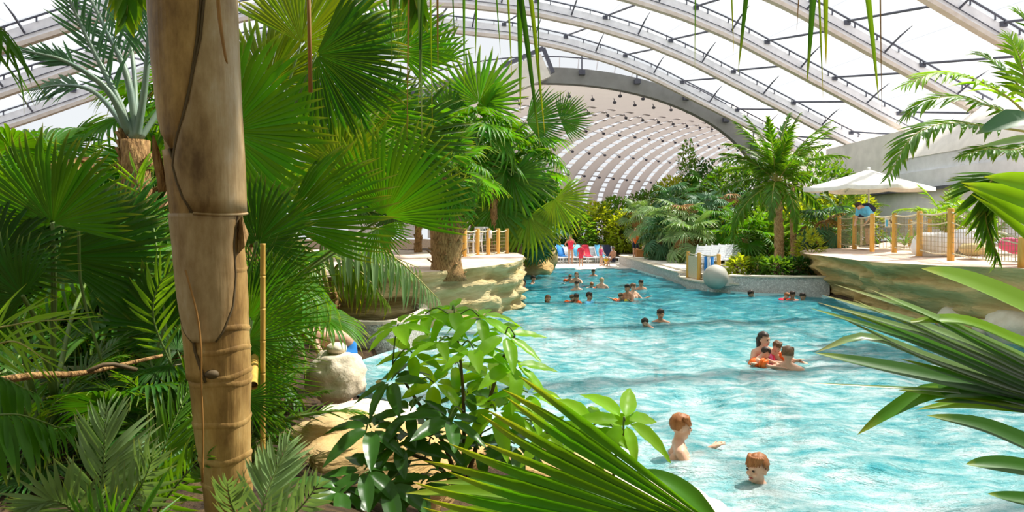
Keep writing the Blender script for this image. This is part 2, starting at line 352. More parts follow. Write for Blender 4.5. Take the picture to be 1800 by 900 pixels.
# ---- pool basin and water
def poolfloor():
    m,nt,b=nodes('pool_tiles'); r,_=noise_ramp(nt,[(.50,.80,.82),(.62,.88,.88)],.8); nt.links.new(r.outputs[0],b.inputs['Base Color']); b.inputs['Roughness'].default_value=.5; return m
mb=MB(); mb.add([(x,y,-1.3) for x,y in POOL],[tuple(range(len(POOL)))]); 
n=len(POOL); mb.add([(x,y,-1.3) for x,y in POOL]+[(x,y,.06) for x,y in POOL],[(i,(i+1)%n,n+(i+1)%n,n+i) for i in range(n)])
tag(mb.build('floor_pool',poolfloor(),None,False),kind='structure')
def watermat():
    m,nt,b=nodes('pool_water'); L=nt.links
    tc=N(nt,'ShaderNodeTexCoord')
    def nz(scale,st,det=4,rough=.55):
        mp=N(nt,'ShaderNodeMapping'); mp.inputs['Scale'].default_value=st; L.new(tc.outputs['Object'],mp.inputs[0])
        q=N(nt,'ShaderNodeTexNoise'); q.inputs['Scale'].default_value=scale; q.inputs['Detail'].default_value=det; q.inputs['Roughness'].default_value=rough; L.new(mp.outputs[0],q.inputs['Vector']); return q
    # air bubbles of the wave machine, plus ripple highlights painted into the streak colour
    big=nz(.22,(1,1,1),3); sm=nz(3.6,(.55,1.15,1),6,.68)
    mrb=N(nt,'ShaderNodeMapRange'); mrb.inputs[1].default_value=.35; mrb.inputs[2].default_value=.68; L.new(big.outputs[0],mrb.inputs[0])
    sep=N(nt,'ShaderNodeSeparateXYZ'); L.new(tc.outputs['Object'],sep.inputs[0])
    # shallow water by the camera side of the pool, deep water along the far right wall (x+y large)
    ax=N(nt,'ShaderNodeMath',operation='MULTIPLY_ADD'); L.new(sep.outputs[0],ax.inputs[0]); ax.inputs[1].default_value=.9; L.new(sep.outputs[1],ax.inputs[2])
    dm=N(nt,'ShaderNodeMapRange'); dm.inputs[1].default_value=13; dm.inputs[2].default_value=24; dm.inputs[3].default_value=.15; dm.inputs[4].default_value=-.09; L.new(ax.outputs[0],dm.inputs[0])
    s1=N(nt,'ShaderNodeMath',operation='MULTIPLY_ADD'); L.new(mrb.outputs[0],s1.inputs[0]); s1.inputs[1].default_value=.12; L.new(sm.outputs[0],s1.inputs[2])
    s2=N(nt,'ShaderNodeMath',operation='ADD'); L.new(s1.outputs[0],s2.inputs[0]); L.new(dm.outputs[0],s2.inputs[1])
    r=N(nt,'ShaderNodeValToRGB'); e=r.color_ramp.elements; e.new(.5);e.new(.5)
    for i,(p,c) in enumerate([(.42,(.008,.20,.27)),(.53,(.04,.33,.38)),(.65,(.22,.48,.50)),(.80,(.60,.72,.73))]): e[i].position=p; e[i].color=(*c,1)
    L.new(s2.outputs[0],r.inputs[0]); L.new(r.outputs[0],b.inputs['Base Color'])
    b.inputs['Roughness'].default_value=.06; b.inputs['IOR'].default_value=1.33; b.inputs['Specular IOR Level'].default_value=.5
    w1=nz(6.0,(.65,1.3,1),5,.65)
    bp=N(nt,'ShaderNodeBump'); bp.inputs['Strength'].default_value=1.0; bp.inputs['Distance'].default_value=.13; L.new(w1.outputs[0],bp.inputs['Height']); L.new(bp.outputs[0],b.inputs['Normal'])
    t=N(nt,'ShaderNodeBsdfTransparent'); t.inputs[0].default_value=(.45,.86,.88,1)
    ms=N(nt,'ShaderNodeMixShader'); ms.inputs[0].default_value=.22; L.new(b.outputs[0],ms.inputs[1]); L.new(t.outputs[0],ms.inputs[2]); L.new(ms.outputs[0],nt.nodes['Material Output'].inputs[0]); return m
rng=np.random.default_rng(3)
ys=3.5*1.0068**np.arange(0,354); xs=np.linspace(-.62,1.75,430)
WY,T_=np.meshgrid(ys,xs,indexing='ij'); WX=np.clip(T_*WY,-3.2,12.0)+0*WY
WZ=np.zeros_like(WX)
for i in range(46):
    lam=.2*1.06**i; a=rng.normal(1.9,.75); kx,ky=math.cos(a)*2*PI/lam,math.sin(a)*2*PI/lam; ph=rng.uniform(0,2*PI)
    q=np.sin(kx*WX+ky*WY+ph+.6*np.sin(.9*WX+1.3*WY+ph*2)); amp=.0062*lam**.9*(1 if lam<1.4 else .75)
    WZ+=amp*(q+.35*np.cos(2*(kx*WX+ky*WY+ph)))
WZ*=.8
WZ*=np.clip((39-WY)/6,.25,1)
def wz(x,y):
    i=int(np.argmin(np.abs(ys-y))); j=int(np.argmin(np.abs(WX[i]-x))); return float(WZ[i,j])
me=bpy.data.meshes.new('pool_water'); n0,n1=WX.shape
keep=pool_dist(WX,WY)<.1
fs=[(i*n1+j,i*n1+j+1,(i+1)*n1+j+1,(i+1)*n1+j) for i in range(n0-1) for j in range(n1-1) if keep[i,j] and keep[i+1,j+1] and WX[i,j+1]-WX[i,j]>1e-4]
me.from_pydata(np.c_[WX.ravel(),WY.ravel(),WZ.ravel()].tolist(),[],fs)
bm=bmesh.new(); bm.from_mesh(me); bmesh.ops.delete(bm,geom=[v for v in bm.verts if not v.link_faces],context='VERTS'); bm.to_mesh(me); bm.free()
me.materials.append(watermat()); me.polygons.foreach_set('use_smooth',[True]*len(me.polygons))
tag(link(bpy.data.objects.new('pool_water',me)),'rippling turquoise water filling the wave pool','water',kind='stuff')

# ---- beach at the far end
vs=[];rows=10;cols=14
for i in range(rows+1):
    for j in range(cols+1):
        y=33+i*1.3; x=-2.2+j*.66; vs.append((x,y,-.06+.03*(y-33)))
mb=MB(); mb.add(vs,[(i*(cols+1)+j,i*(cols+1)+j+1,(i+1)*(cols+1)+j+1,(i+1)*(cols+1)+j) for i in range(rows) for j in range(cols)])
tag(mb.build('floor_beach',M['beach']),kind='structure')
def beach_z(y): return -.06+.03*(y-33)
mb=MB(); mb.box((12,32,.38),(10.4,20,.3)); tag(mb.build('floor_sun_deck',M['beach'],None,False),kind='structure')

# ---- walls: grey building behind the right terrace
mb=MB(); mb.box((20.8,31,2.9),(1,34,2.4)); tag(mb.build('wall_right_low',M['wall_grey2'],None,False),kind='structure')
mb=MB(); mb.box((21.0,28.5,4.95),(1.2,12.2,1.65)); mb.box((20.75,36.4,4.55),(1,22,.9)); tag(mb.build('wall_right',M['wall_grey'],None,False),kind='structure')
mb=MB(); mb.box((20.7,31,4.08),(1.5,34,.14)); tag(mb.build('trim_1',M['grey_dark'],None,False),kind='structure')
vs=[];
for i in range(13):
    y=22.4+i*1.02; hgt=1.0+1.5*math.sin(PI*i/12)**.6
    vs+=[(20.35,y,5.75),(20.9,y,5.75+hgt*.55),(22.4,y,5.75+hgt),(27,y,5.9+hgt*1.1)]
mb=MB(); mb.add(vs,[(i*4+j,i*4+j+1,(i+1)*4+j+1,(i+1)*4+j) for i in range(12) for j in range(3)]); tag(mb.build('ceiling_cream',M['cream']),kind='structure')
mb=MB(); mb.box((23.6,38.4,5.8),(6.2,8.6,3.0)); tag(mb.build('wall_cream',M['cream'],None,False),kind='structure')
pl=thing('wall_plaque','small blank grey name plaque on the grey building wall','plaque',(20.35,29.3,4.95))
mb=MB(); mb.box((20.37,29.3,4.95),(.06,1.5,.42)); mb.build('board',M['wall_grey2'],pl,False)
mb=MB()
for i in range(7): mb.box((20.33,28.75+i*.18,4.95),(.03,.1,.16+.05*(i%3)))
mb.build('lettering',M['white_paint'],pl,False)
pl['label']='grey plaque with a row of small pale letters on the grey building'

# ---- the rest of the hall: side and rear walls under the vault
a=RD*-4+RN*(U0-27); b=RD*62+RN*(U0-27); mb=MB(); mb.beam(V((a.x,a.y,2.4)),V((b.x,b.y,2.4)),.4,7.6); tag(mb.build('wall_left',M['wall_shade'],None,False),kind='structure')
vs=[]; us=[U0-27+54*i/40 for i in range(41)]
for u in us: q=RD*-4+RN*u; vs+=[V((q.x,q.y,-1.4)),V((q.x,q.y,prof(u)+1.0))]
mb=MB(); mb.add(vs,[(i*2,i*2+1,i*2+3,i*2+2) for i in range(40)]); o=tag(mb.build('wall_back',M['wall_shade'],None,False),kind='structure'); md=o.modifiers.new('s','SOLIDIFY'); md.thickness=.3
mb=MB(); mb.box((21.2,5,2.2),(1,19,6.8)); tag(mb.build('wall_right_near',M['wall_grey2'],None,False),kind='structure')
# ---- rock terraces
def rock_terrace(name,label,rim,back,face,top,zb=-1.0,under=1.0,seed=0,lip=.1):
    NC=len(rim)*14; R=spline(rim,NC); B=spline(back,NC); NR=30; vs=[]
    from mathutils import noise
    nrm=[]
    for i in range(NC):
        t=(R[min(i+2,NC-1)]-R[max(i-2,0)]); t.z=0; t.normalize(); n=V((t.y,-t.x,0))
        if (B[i]-R[i]).dot(n)>0: n=-n
        nrm.append(n)
    for r in range(NR+1):
        q=r/NR
        for i in range(NC):
            p=R[i].copy(); n=nrm[i]; z=p.z+(zb-p.z)*q
            inn=under*(.12*sstep(0,.1,q)+.28*sstep(.12,.4,q)+.6*sstep(.4,1,q))
            st=math.fmod(q*6.3+.5*noise.noise(V((i*.045,seed,.3)))+10,1.0); ledge=.2*(1-st)**2
            ns=.2*noise.fractal(V((p.x*.8+seed,p.y*.8,z*2.2)),1,2,4)+.10*noise.noise(V((p.x*2.5,p.y*2.5,z*1.2+seed)))
            e=sstep(0,.06,q)
            vs.append(V((p.x,p.y,0))+n*(-inn+(ledge+ns)*e+lip*(1-e)*.5)+V((0,0,z-(0 if r else 0))))
    fs=[(r*NC+i,r*NC+i+1,(r+1)*NC+i+1,(r+1)*NC+i) for r in range(NR) for i in range(NC-1)]
    mb=MB(); mb.add(vs,fs,0)
    vs=[];K=10
    for r in range(K+1):
        q=r/K
        for i in range(NC):
            p=(R[i]+nrm[i]*lip*.5).lerp(B[i],q); p.z+=.05*sstep(0,.3,q)+.04*noise.noise(V((p.x*1.3,p.y*1.3,seed)))*min(1,q*6); vs.append(p)
    mb.add(vs,[(r*NC+i,(r+1)*NC+i,(r+1)*NC+i+1,r*NC+i+1) for r in range(K) for i in range(NC-1)],1)
    o=mb.build(name,[face,top]); tag(o,label,'rock terrace'); return o
TZ=1.5
rimR=[V((13.6,25.8,1.42)),V((11.0,24.2,1.36)),V((9.95,22.0,1.33)),V((9.75,19.8,1.32)),V((9.35,17.6,1.33)),V((9.05,15.6,1.36)),V((9.15,13.8,1.40)),V((9.45,12,1.45)),V((9.9,9.5,1.46)),V((10.3,6,1.46))]
backR=[V((20.2,34,1.5)),V((20.2,32,1.5)),V((20.2,29,1.5)),V((20.2,27,1.5)),V((20.2,24,1.5)),V((20.2,21,1.5)),V((20.2,17,1.5)),V((20.2,14,1.5)),V((20.2,9,1.5)),V((20.2,6,1.5))]
rock_terrace('rock_terrace','overhanging tan rock terrace under the white parasol',rimR,backR,M['rock'],M['sand'],-1.2,1.1,1.0,.25)
rimL=[V((-5.5,13.0,1.15)),V((-3.6,13.4,1.2)),V((-1.7,14.4,1.24)),V((-.55,16.0,1.27)),V((.1,17.6,1.3)),V((.28,19.6,1.33)),V((.22,22,1.3)),V((-.1,25,1.25)),V((-.6,28,1.0))]
backL=[V((-9,16,1.3)),V((-9,18,1.3)),V((-9,19,1.3)),V((-9,20,1.3)),V((-9,21,1.3)),V((-8,23,1.3)),V((-7,25,1.3)),V((-6,27,1.2)),V((-5,30,1.0))]
rock_terrace('rock_terrace','pale layered rock terrace beside the fibrous palm trunk',rimL,backL,M['rock_pale'],M['sand'],-1.2,.35,5.0,.15)

# ---- pebble-clad walls and planters
def wall_path(name,label,path,h0,h1,th,m,n=40,cap=True,cat='wall',parent=None,capm=None):
    Q=spline(path,n); vs=[]
    for i,p in enumerate(Q):
        t=(Q[min(i+1,n-1)]-Q[max(i-1,0)]); t.z=0; t.normalize(); nn=V((-t.y,t.x,0))
        for a,b in ((0,h0),(0,1),(th,1),(th,h0)): vs.append(V((p.x,p.y,(h0 if b==h0 else p.z)))+nn*a)
    mb=MB(); mb.add(vs,[(i*4+j,i*4+(j+1)%4,(i+1)*4+(j+1)%4,(i+1)*4+j) for i in range(n-1) for j in range(4)]+[(0,1,2,3),(n*4-1,n*4-2,n*4-3,n*4-4)])
    o=mb.build(name,m,parent,False)
    if label: tag(o,label,cat)
    if cap:
        vs=[]
        for i,p in enumerate(Q):
            t=(Q[min(i+1,n-1)]-Q[max(i-1,0)]); t.z=0; t.normalize(); nn=V((-t.y,t.x,0))
            for a,b in ((-.04,0),(-.04,.05),(th+.04,.05),(th+.04,0)): vs.append(V((p.x,p.y,p.z+b))+nn*a)
        mb=MB(); mb.add(vs,[(i*4+j,i*4+(j+1)%4,(i+1)*4+(j+1)%4,(i+1)*4+j) for i in range(n-1) for j in range(4)]+[(0,1,2,3),(n*4-1,n*4-2,n*4-3,n*4-4)])
        mb.build('coping',capm or M['stone_pale'],o,False)
    return o
wall_path('planter_wall','curved pebble-clad planter wall under the drooping silver palm',[V((-2.5,15.3,.5)),V((-1.75,13.8,.5)),V((-1.8,12.3,.5)),V((-2.2,11.45,.5)),V((-3.1,11.6,.5)),V((-4.2,12.1,.5)),V((-5.5,12.4,.5))],-1.3,.5,-.22,M['pebble'])
wall_path('retaining_wall','low pale pebble wall between pool and far jungle',[V((6.25,38,.55)),V((6.38,34,.5)),V((6.5,29,.42)),V((6.5,25.5,.42))],-1.3,.42,.35,M['pebble_pale'])
wall_path('quay_wall','curved low pale wall carrying the wooden rope posts',[V((6.5,25.6,.28)),V((6.4,24.2,.28)),V((6.55,23.0,.28)),V((7.1,22.2,.28)),V((7.6,21.9,.28))],-1.3,.28,.5,M['pebble_pale'])
wall_path('planter_wall','straight pebble-clad planter wall beside the stone ball',[V((7.3,22.1,.55)),V((8.1,21.55,.56)),V((9.1,21.1,.58)),V((10.1,20.8,.6))],-1.3,.58,.3,M['pebble_pale'])
wall_path('edging_wall','low grey pebble-clad edging wall behind the stems on the left bank',[V((-5.2,4.9,1.17)),V((-4.0,4.5,1.17)),V((-3.0,4.35,1.17)),V((-2.3,4.6,1.17))],.3,1.17,.25,M['pebble_pale'])
mb=MB(); mb.add([(7.3,22.3,.48),(10.2,21.0,.5),(11.5,24,.6),(7.6,25,.5)],[(0,1,2,3)]); tag(mb.build('floor_planter',M['soil']),kind='structure')
# ================================================================ PLANT GENERATORS
def leaflet_arrays(droop=.25,secs=6,fold=.45,wpos=.35,base=.25,power=.9):
    """unit leaflet along +X: length 1, half width 1 at the widest, V-folded; returns verts (N,3), faces, t"""
    vs=[];t=[]
    for i in range(secs+1):
        x=i/secs
        wq=(base+(1-base)*sstep(0,wpos,x)) if x<wpos else max(0,1-((x-wpos)/(1-wpos))**1.6)**power
        z=-droop*x*x
        vs+=[(x,wq,z+0),(x,0,z-1e-9),(x,-wq,z)]; t+=[x]*3
    fs=[(i*3+q,i*3+q+1,i*3+q+4,i*3+q+3) for i in range(secs) for q in (0,1)]
    return np.array(vs),fs,t,fold
LA=[leaflet_arrays(d,5) for d in (.05,.2,.4,.7)]
LA3=[leaflet_arrays(d,3) for d in (.1,.3,.6)]
def put_leaflet(mb,arr,o,X,Y,Z,ln,hw,mi=0):
    vs,fs,t,fold=arr; A=np.array(o)+np.outer(vs[:,0]*ln,X)+np.outer(vs[:,1]*hw,Y)+np.outer(vs[:,2]*ln+np.abs(vs[:,1])*hw*fold,Z)
    b=len(mb.v); mb.v+=[tuple(r) for r in A.tolist()]; mb.f+=[tuple(i+b for i in f) for f in fs]; mb.m+=[mi]*len(fs); mb.t+=t
_lm={}
def leaflet_mesh(k,mat,aspect):
    """shared single leaflet mesh (length 1, half width = aspect)"""
    key=(k,mat.name,round(aspect,3))
    if key not in _lm:
        mb=MB(); put_leaflet(mb,LA[k],(0,0,0),(1,0,0),(0,1,0),(0,0,1),1,aspect); _lm[key]=mb.mesh('leaflet',mat)
    return _lm[key]
def frond_frames(pts,up,n,ln,ang=(62,25),vee=15,start=.12,end=1.0,sides=(1,-1),lenprof=None,jit=8,rs=None):
    """frames of the leaflets along a rachis polyline"""
    rs=rs or random; k=len(pts); out=[]
    for i in range(n):
        f=start+(end-start)*i/(n-1); q=f*(k-1); j=min(int(q),k-2); p=pts[j].lerp(pts[j+1],q-j)
        T=(pts[min(j+1,k-1)]-pts[max(j-1,0)]).normalized(); S=T.cross(up)
        if S.length<1e-3: S=T.cross(V((1,0,0)))
        S.normalize(); U=S.cross(T)
        a=math.radians(ang[0]+(ang[1]-ang[0])*f); L_=ln*(lenprof(f) if lenprof else (.55+.45*math.sin(PI*min(1,f*.9+.12)))*(1-.35*max(0,f-.75)/.25))
        for s in sides:
            aa=a+math.radians(rs.uniform(-jit,jit)); v=math.radians(vee+rs.uniform(-jit,jit))
            D=T*math.cos(aa)+(S*s*math.cos(v)+U*math.sin(v))*math.sin(aa); D.normalize()
            Yv=U.cross(D); Yv.normalize(); Zv=D.cross(Yv)
            out.append((p,D,Yv,Zv,L_*rs.uniform(.88,1.08)))
    return out
def hang(fr,amt):
    """bend leaflet directions towards the ground"""
    p,D,Y_,Z_,l=fr; D=(D+V((0,0,-amt))).normalized(); Y_=(Y_-D*Y_.dot(D)).normalized(); Z_=D.cross(Y_)
    if Z_.z<0: Y_=-Y_; Z_=-Z_
    return p,D,Y_,Z_,l
def hero_frond(root,ctrl,ln,n=22,mat='feather',stem='stem',hw=.016,up=None,ang=(62,25),vee=15,droop=1,r0=.012,start=.12,sides=(1,-1),hangv=0,part='frond',seed=1,lenprof=None,label=None):
    """a frond that the photograph shows closely: rachis part with every leaflet an object of its own"""
    rs=random.Random(seed); pts=spline(ctrl,26); up=V(up) if up is not None else V((0,0,1))
    mb=MB(); mb.tube(pts,[r0*(1-.8*i/25) for i in range(26)],6); fo=mb.build(part,M[stem],root,label=label)
    for fr in frond_frames(pts,up,n,ln,ang,vee,start,1.0,sides,lenprof,8,rs):
        if hangv: fr=hang(fr,hangv)
        p,D,Y_,Z_,l=fr; k=min(3,max(0,droop+rs.choice((-1,0,0,1))))
        Mx=Matrix((( D.x*l,Y_.x*l,Z_.x*l,p.x),(D.y*l,Y_.y*l,Z_.y*l,p.y),(D.z*l,Y_.z*l,Z_.z*l,p.z),(0,0,0,1)))
        inst('leaflet',leaflet_mesh(k,M[mat],hw/ln),fo,Mx)
    return fo
def feather_mesh(name,L,n,ln,hw,bend,mats,seed,ang=(62,22),vee=18,droop=1,pet=.14,hv=.25,secs3=True,r0=.022):
    """whole feather frond as one mesh, rachis from the origin along +X arching down"""
    rs=random.Random(seed); pts=[V((0,0,0))]; K=16
    for i in range(K):
        a=-math.radians(bend)*((i+.5)/K)**1.3; pts.append(pts[-1]+V((math.cos(a),0,math.sin(a)))*(L/K))
    mb=MB(); mb.tube(pts,[r0*(1-.85*i/K) for i in range(K+1)],5,1,False)
    for fr in frond_frames(pts,V((0,0,1)),n,ln,ang,vee,pet,1.0,(1,-1),None,9,rs):
        p,D,Y_,Z_,l=hang(fr,hv*rs.uniform(.4,1.4)); put_leaflet(mb,(LA3 if secs3 else LA)[min(2,max(0,droop+rs.choice((-1,0,0,1))))],p,D,Y_,Z_,l,hw)
    return mb.mesh(name,[M[mats[0]],M[mats[1]]])
def fan_into(mb,n,spread,fuse,seed,hub,X,Y_,Z_,R,droop=.15,tipd=.25,fold=.1,pleat=.5,secs=6,lenv=.12,mi=0,edge=.2,split=.0):
    """fan blade: pleated segments joined to radius fuse, then free tapering tips"""
    rs=random.Random(seed); sp=math.radians(spread); dp=sp/n; X,Y_,Z_=np.array(X),np.array(Y_),np.array(Z_); hub=np.array(hub)
    qs=[.03]+[fuse*(i+1)/2 for i in range(2)]+[fuse+(1-fuse)*(i+1)/(secs-2) for i in range(secs-2)]
    for i in range(n):
        ph=-sp/2+dp*(i+.5)+rs.uniform(-.12,.12)*dp; e=abs(ph)/(sp/2); L_=R*(1-edge*e*e)*rs.uniform(1-lenv,1+lenv*.4); td=tipd*rs.uniform(.3,1.5); sw=rs.uniform(-.5,.5)*dp
        vs=[];t=[]; hwf=fuse*math.tan(dp/2)*1.04
        for q in qs:
            b=max(0,(q-fuse)/(1-fuse)); hw=(q*math.tan(dp/2)*1.04 if q<=fuse else hwf*(1-b)**.75*(1+.35*b))*L_
            p2=ph+sw*b*b; r=q*L_; z=-droop*R*q*q+fold*r*abs(math.sin(ph))-td*R*b*b*.6; r*= (1-.12*td*b*b)
            c,s_=math.cos(p2),math.sin(p2)
            for w_,dz in ((hw,0),(0,-hw*pleat*2*(1 if q<fuse+.01 else .8)),(-hw,0)):
                vs.append(hub+X*(c*r-s_*w_)+Y_*(s_*r+c*w_)+Z_*(z+dz)); t.append(q)
        b0=len(mb.v); mb.v+=[tuple(p) for p in vs]; k=len(qs)
        fs=[(j*3+o,j*3+o+1,j*3+o+4,j*3+o+3) for j in range(k-1) for o in (0,1)]
        mb.f+=[tuple(a+b0 for a in f) for f in fs]; mb.m+=[mi]*len(fs); mb.t+=t
def fan_leaf_mesh(name,n,R,pl,mats,seed,spread=270,fuse=.5,droop=.2,tipd=.4,tilt=35,fold=.12,secs=5,pr=.014,sag=.12):
    """petiole from the origin along +X, blade tilted down at its end"""
    mb=MB(); K=6; pts=[V((pl*i/K,0,-sag*pl*(i/K)**2)) for i in range(K+1)]
    mb.tube(pts,[pr*(1-.4*i/K) for i in range(K+1)],5,1,False); a=math.radians(tilt)
    fan_into(mb,n,spread,fuse,seed,pts[-1],(math.cos(a),0,-math.sin(a)),(0,1,0),(math.sin(a),0,math.cos(a)),R,droop,tipd,fold,secs=secs)
    return mb.mesh(name,[M[mats[0]],M[mats[1]]])
def frame_img(ang,pitch=0,roll=0):
    """blade frame from its heading in the picture plane at the place it stands (0 right, 90 up), tipped towards (+) or away"""
    a=math.radians(ang);p=math.radians(pitch); e3=V((0,-1,0)); X=V((math.cos(a),0,math.sin(a))); Xv=X*math.cos(p)+e3*math.sin(p)
    Z=(e3*math.cos(p)-X*math.sin(p)).normalized(); Y_=Z.cross(Xv)
    q=Quaternion(Xv,math.radians(roll)); return Xv,q@Y_,q@Z
def hero_fan(root,hub,Rpx,ang,mat='fan',pitch=0,roll=0,spread=230,n=40,fuse=.55,base=None,droop=.08,tipd=.2,fold=.1,seed=1,stem='stem',pr=.012,edge=.2,pleat=.5,part='fan_leaf',secs=8,lift=.1,label=None):
    h=P(*hub); R=Rpx/FPX*hub[2]; X,Y_,Z_=frame_img(ang,pitch,roll)
    mb=MB(); fan_into(mb,n,spread,fuse,seed,h,X,Y_,Z_,R,droop,tipd,fold,pleat,secs=secs,edge=edge); lo=mb.build(part,M[mat],root,label=label)
    if base:
        b=P(*base); mid=(h+b)/2+V((0,0,lift)); mb=MB(); mb.tube(spline([b,mid,h],12),[pr*(1.3-.6*i/11) for i in range(12)],6); mb.build('petiole',M[stem],lo)
    return lo
def trunk_mesh(name,h,r0,r1,mat,lean=(0,0),rings=0,seed=0,rough=.08,n=14):
    rs=random.Random(seed); mb=MB(); K=max(8,int(h/.22)); pts=[];r=[]
    for i in range(K+1):
        f=i/K; pts.append(V((lean[0]*f*f,lean[1]*f*f,h*f))); r.append((r0+(r1-r0)*f)*(1+rough*rs.uniform(-1,1)+(.06 if rings and i%2 else 0)+.35*max(0,.08-f)/.08))
    mb.tube(pts,r,n); 
    if rings==2:                                                     # stubs of old leaf bases
        for i in range(int(h*26)):
            f=rs.uniform(.03,1); a=rs.uniform(0,2*PI); rr=(r0+(r1-r0)*f); c=V((lean[0]*f*f,lean[1]*f*f,h*f)); d=V((math.cos(a),math.sin(a),0))
            mb.beam(c+d*rr*.8,c+d*(rr*1.25)+V((0,0,.12)),.07,.025,V((0,0,1)))
    return mb.mesh(name,mat)
def fan_palm(name,label,loc,h,leaves,nl,tr=(.13,.1),tm='bark',lean=(0,0),emin=-35,emax=78,sc=1.0,seed=0,group=None,cat='palm tree',rings=2,az=None):
    rs=random.Random(seed*31+5); root=thing(name,label,cat,loc,group); L0=V(loc)
    if h>.05:
        inst('trunk',trunk_mesh('trunk',h,tr[0],tr[1],M[tm],lean,rings,seed),root,Matrix.Translation(L0))
    top=L0+V((lean[0],lean[1],h))
    for i in range(nl):
        a=(i*2.39996+rs.uniform(-.3,.3)) if az is None else math.radians(rs.uniform(*az)); f=(i+.5)/nl; e=math.radians(emax+(emin-emax)*f+rs.uniform(-9,9)); s=sc*rs.uniform(.82,1.12)
        R=Matrix.Rotation(a,4,'Z')@Matrix.Rotation(-e,4,'Y')@Matrix.Rotation(rs.uniform(-.35,.35),4,'X')@Matrix.Scale(s,4)
        inst('frond',rs.choice(leaves),root,Matrix.Translation(top+V((0,0,.03*(1-f))))@R)
    return root
def leaf_card(mb,o,X,Y_,Z_,l,hw,mi=0):
    a=o+X*l*.45; b=o+X*l; mb.add([o,a+Y_*hw+Z_*hw*.35,a-Z_*hw*.15,a-Y_*hw+Z_*hw*.35,b-Z_*l*.12],[(0,2,1),(0,3,2),(2,4,1),(3,4,2)],mi,[0,.5,.5,.5,1])
def shrub(name,label,loc,rad,nleaf,ll,mat,seed=0,group=None,stems=5,cat='shrub',hw=.28,shell=.55,up=.3):
    rs=random.Random(seed*17+3); root=thing(name,label,cat,loc,group); L0=V(loc); mb=MB(); c=L0+V((0,0,rad[2]))
    lumps=[V((rs.gauss(0,1),rs.gauss(0,1),rs.gauss(0,1))).normalized() for _ in range(9)]
    for i in range(nleaf):
        d=V((rs.gauss(0,1),rs.gauss(0,1),rs.gauss(0,1))).normalized(); k=(shell+(1-shell)*rs.random()**.6)*(.82+.25*max(d.dot(q) for q in lumps)**3)
        p=c+V((d.x*rad[0],d.y*rad[1],d.z*rad[2]))*k
        if p.z<L0.z: p.z=L0.z+rs.uniform(.02,.2)
        X=(d+V((rs.uniform(-.9,.9),rs.uniform(-.9,.9),rs.uniform(-.7,.7)+up))).normalized(); Y_=X.cross(V((rs.uniform(-.3,.3),rs.uniform(-.3,.3),1))).normalized(); Z_=Y_.cross(X)
        l=ll*rs.uniform(.6,1.2); leaf_card(mb,p,X,Y_,Z_,l,l*hw)
    o=mb.build('foliage',M[mat],root); o['kind']='stuff'
    for i in range(stems):
        a=2*PI*i/stems+rs.uniform(-.3,.3); e=c+V((math.cos(a)*rad[0]*.5,math.sin(a)*rad[1]*.5,rad[2]*rs.uniform(.1,.6)))
        mb=MB(); mb.tube(spline([L0+V((math.cos(a)*.08,math.sin(a)*.08,-.05)),L0.lerp(e,.5)+V((0,0,.1)),e],6),[.03,.026,.022,.018,.012,.008],5); mb.build('stem',M['twig'],root)
    return root
# shared leaf meshes
FANS={}
def fanset(key,n,R,pl,mats,**kw):
    FANS[key]=[fan_leaf_mesh('fan_frond',n,R,pl,mats,seed=i*7+hash(key)%5 if False else i*7+len(FANS),tilt=t,droop=d,tipd=td,**kw) for i,(t,d,td) in enumerate(((20,.12,.25),(40,.22,.45),(55,.3,.6)))]
fanset('mid',34,.62,.75,('fan','stem'),secs=6)
fanset('middeep',34,.6,.7,('fan_deep','stem'),secs=6)
fanset('far',24,.78,.85,('fan','stem'),secs=5,fuse=.45)
fanset('faryel',24,.78,.8,('fan_yellow','stem_yellow'),secs=5,fuse=.4)
fanset('farsil',22,.75,.8,('silver','stem'),secs=5,fuse=.45)
fanset('farblue',22,.75,.85,('blue','stem_blue'),secs=5,fuse=.45)
fanset('dryfan',18,.6,.6,('dry','stem_dry'),secs=5,fuse=.4)
FEA={'coco':[feather_mesh('feather_frond',2.6,44,.55,.034,b,('feather','stem_yellow'),i,hv=.35) for i,b in enumerate((35,60,85,110))],
 'areca':[feather_mesh('feather_frond',1.5,28,.38,.024,b,('feather','stem'),10+i,hv=.15) for i,b in enumerate((40,65,90))],
 'lime':[feather_mesh('feather_frond',1.4,28,.36,.025,b,('lime','stem_yellow'),20+i,hv=.15) for i,b in enumerate((35,60,85))],
 'under':[feather_mesh('feather_frond',.9,24,.24,.012,b,('feather','stem'),30+i,hv=.1,secs3=False) for i,b in enumerate((35,60,85))],
 'underdark':[feather_mesh('feather_frond',1.0,24,.27,.014,b,('fan_deep','stem'),40+i,hv=.15,secs3=False) for i,b in enumerate((35,60,85))],
 'blue':[feather_mesh('feather_frond',1.6,26,.36,.014,b,('blue','stem_blue'),50+i,hv=.1) for i,b in enumerate((30,55,80))]}
def ovate_mesh(name,mat,bend=.2,hw=.185):
    mb=MB(); vs=[];t=[];K=9
    for i in range(K+1):
        x=i/K; wq=hw*max(0,math.sin(PI*min(1,x**.8)))**.75*(1-.25*x)
        if i==K: wq=.0
        z=-bend*x*x
        for s in (1,.5,0,-.5,-1): vs.append((x,s*wq,z+abs(s)*wq*.35+.012*math.sin(i*2.3+s))); t.append(0)
    mb.add(vs,[(i*5+q,i*5+q+1,i*5+q+6,i*5+q+5) for i in range(K) for q in range(4)],0,t); return mb.mesh(name,mat)
OV={k:[ovate_mesh('leaflet',M[k],b) for b in (.05,.18,.38)] for k in ('bush','bush_lime')}
# ================================================================ PLANTS
JG='small understorey palms on the shaded left bank'
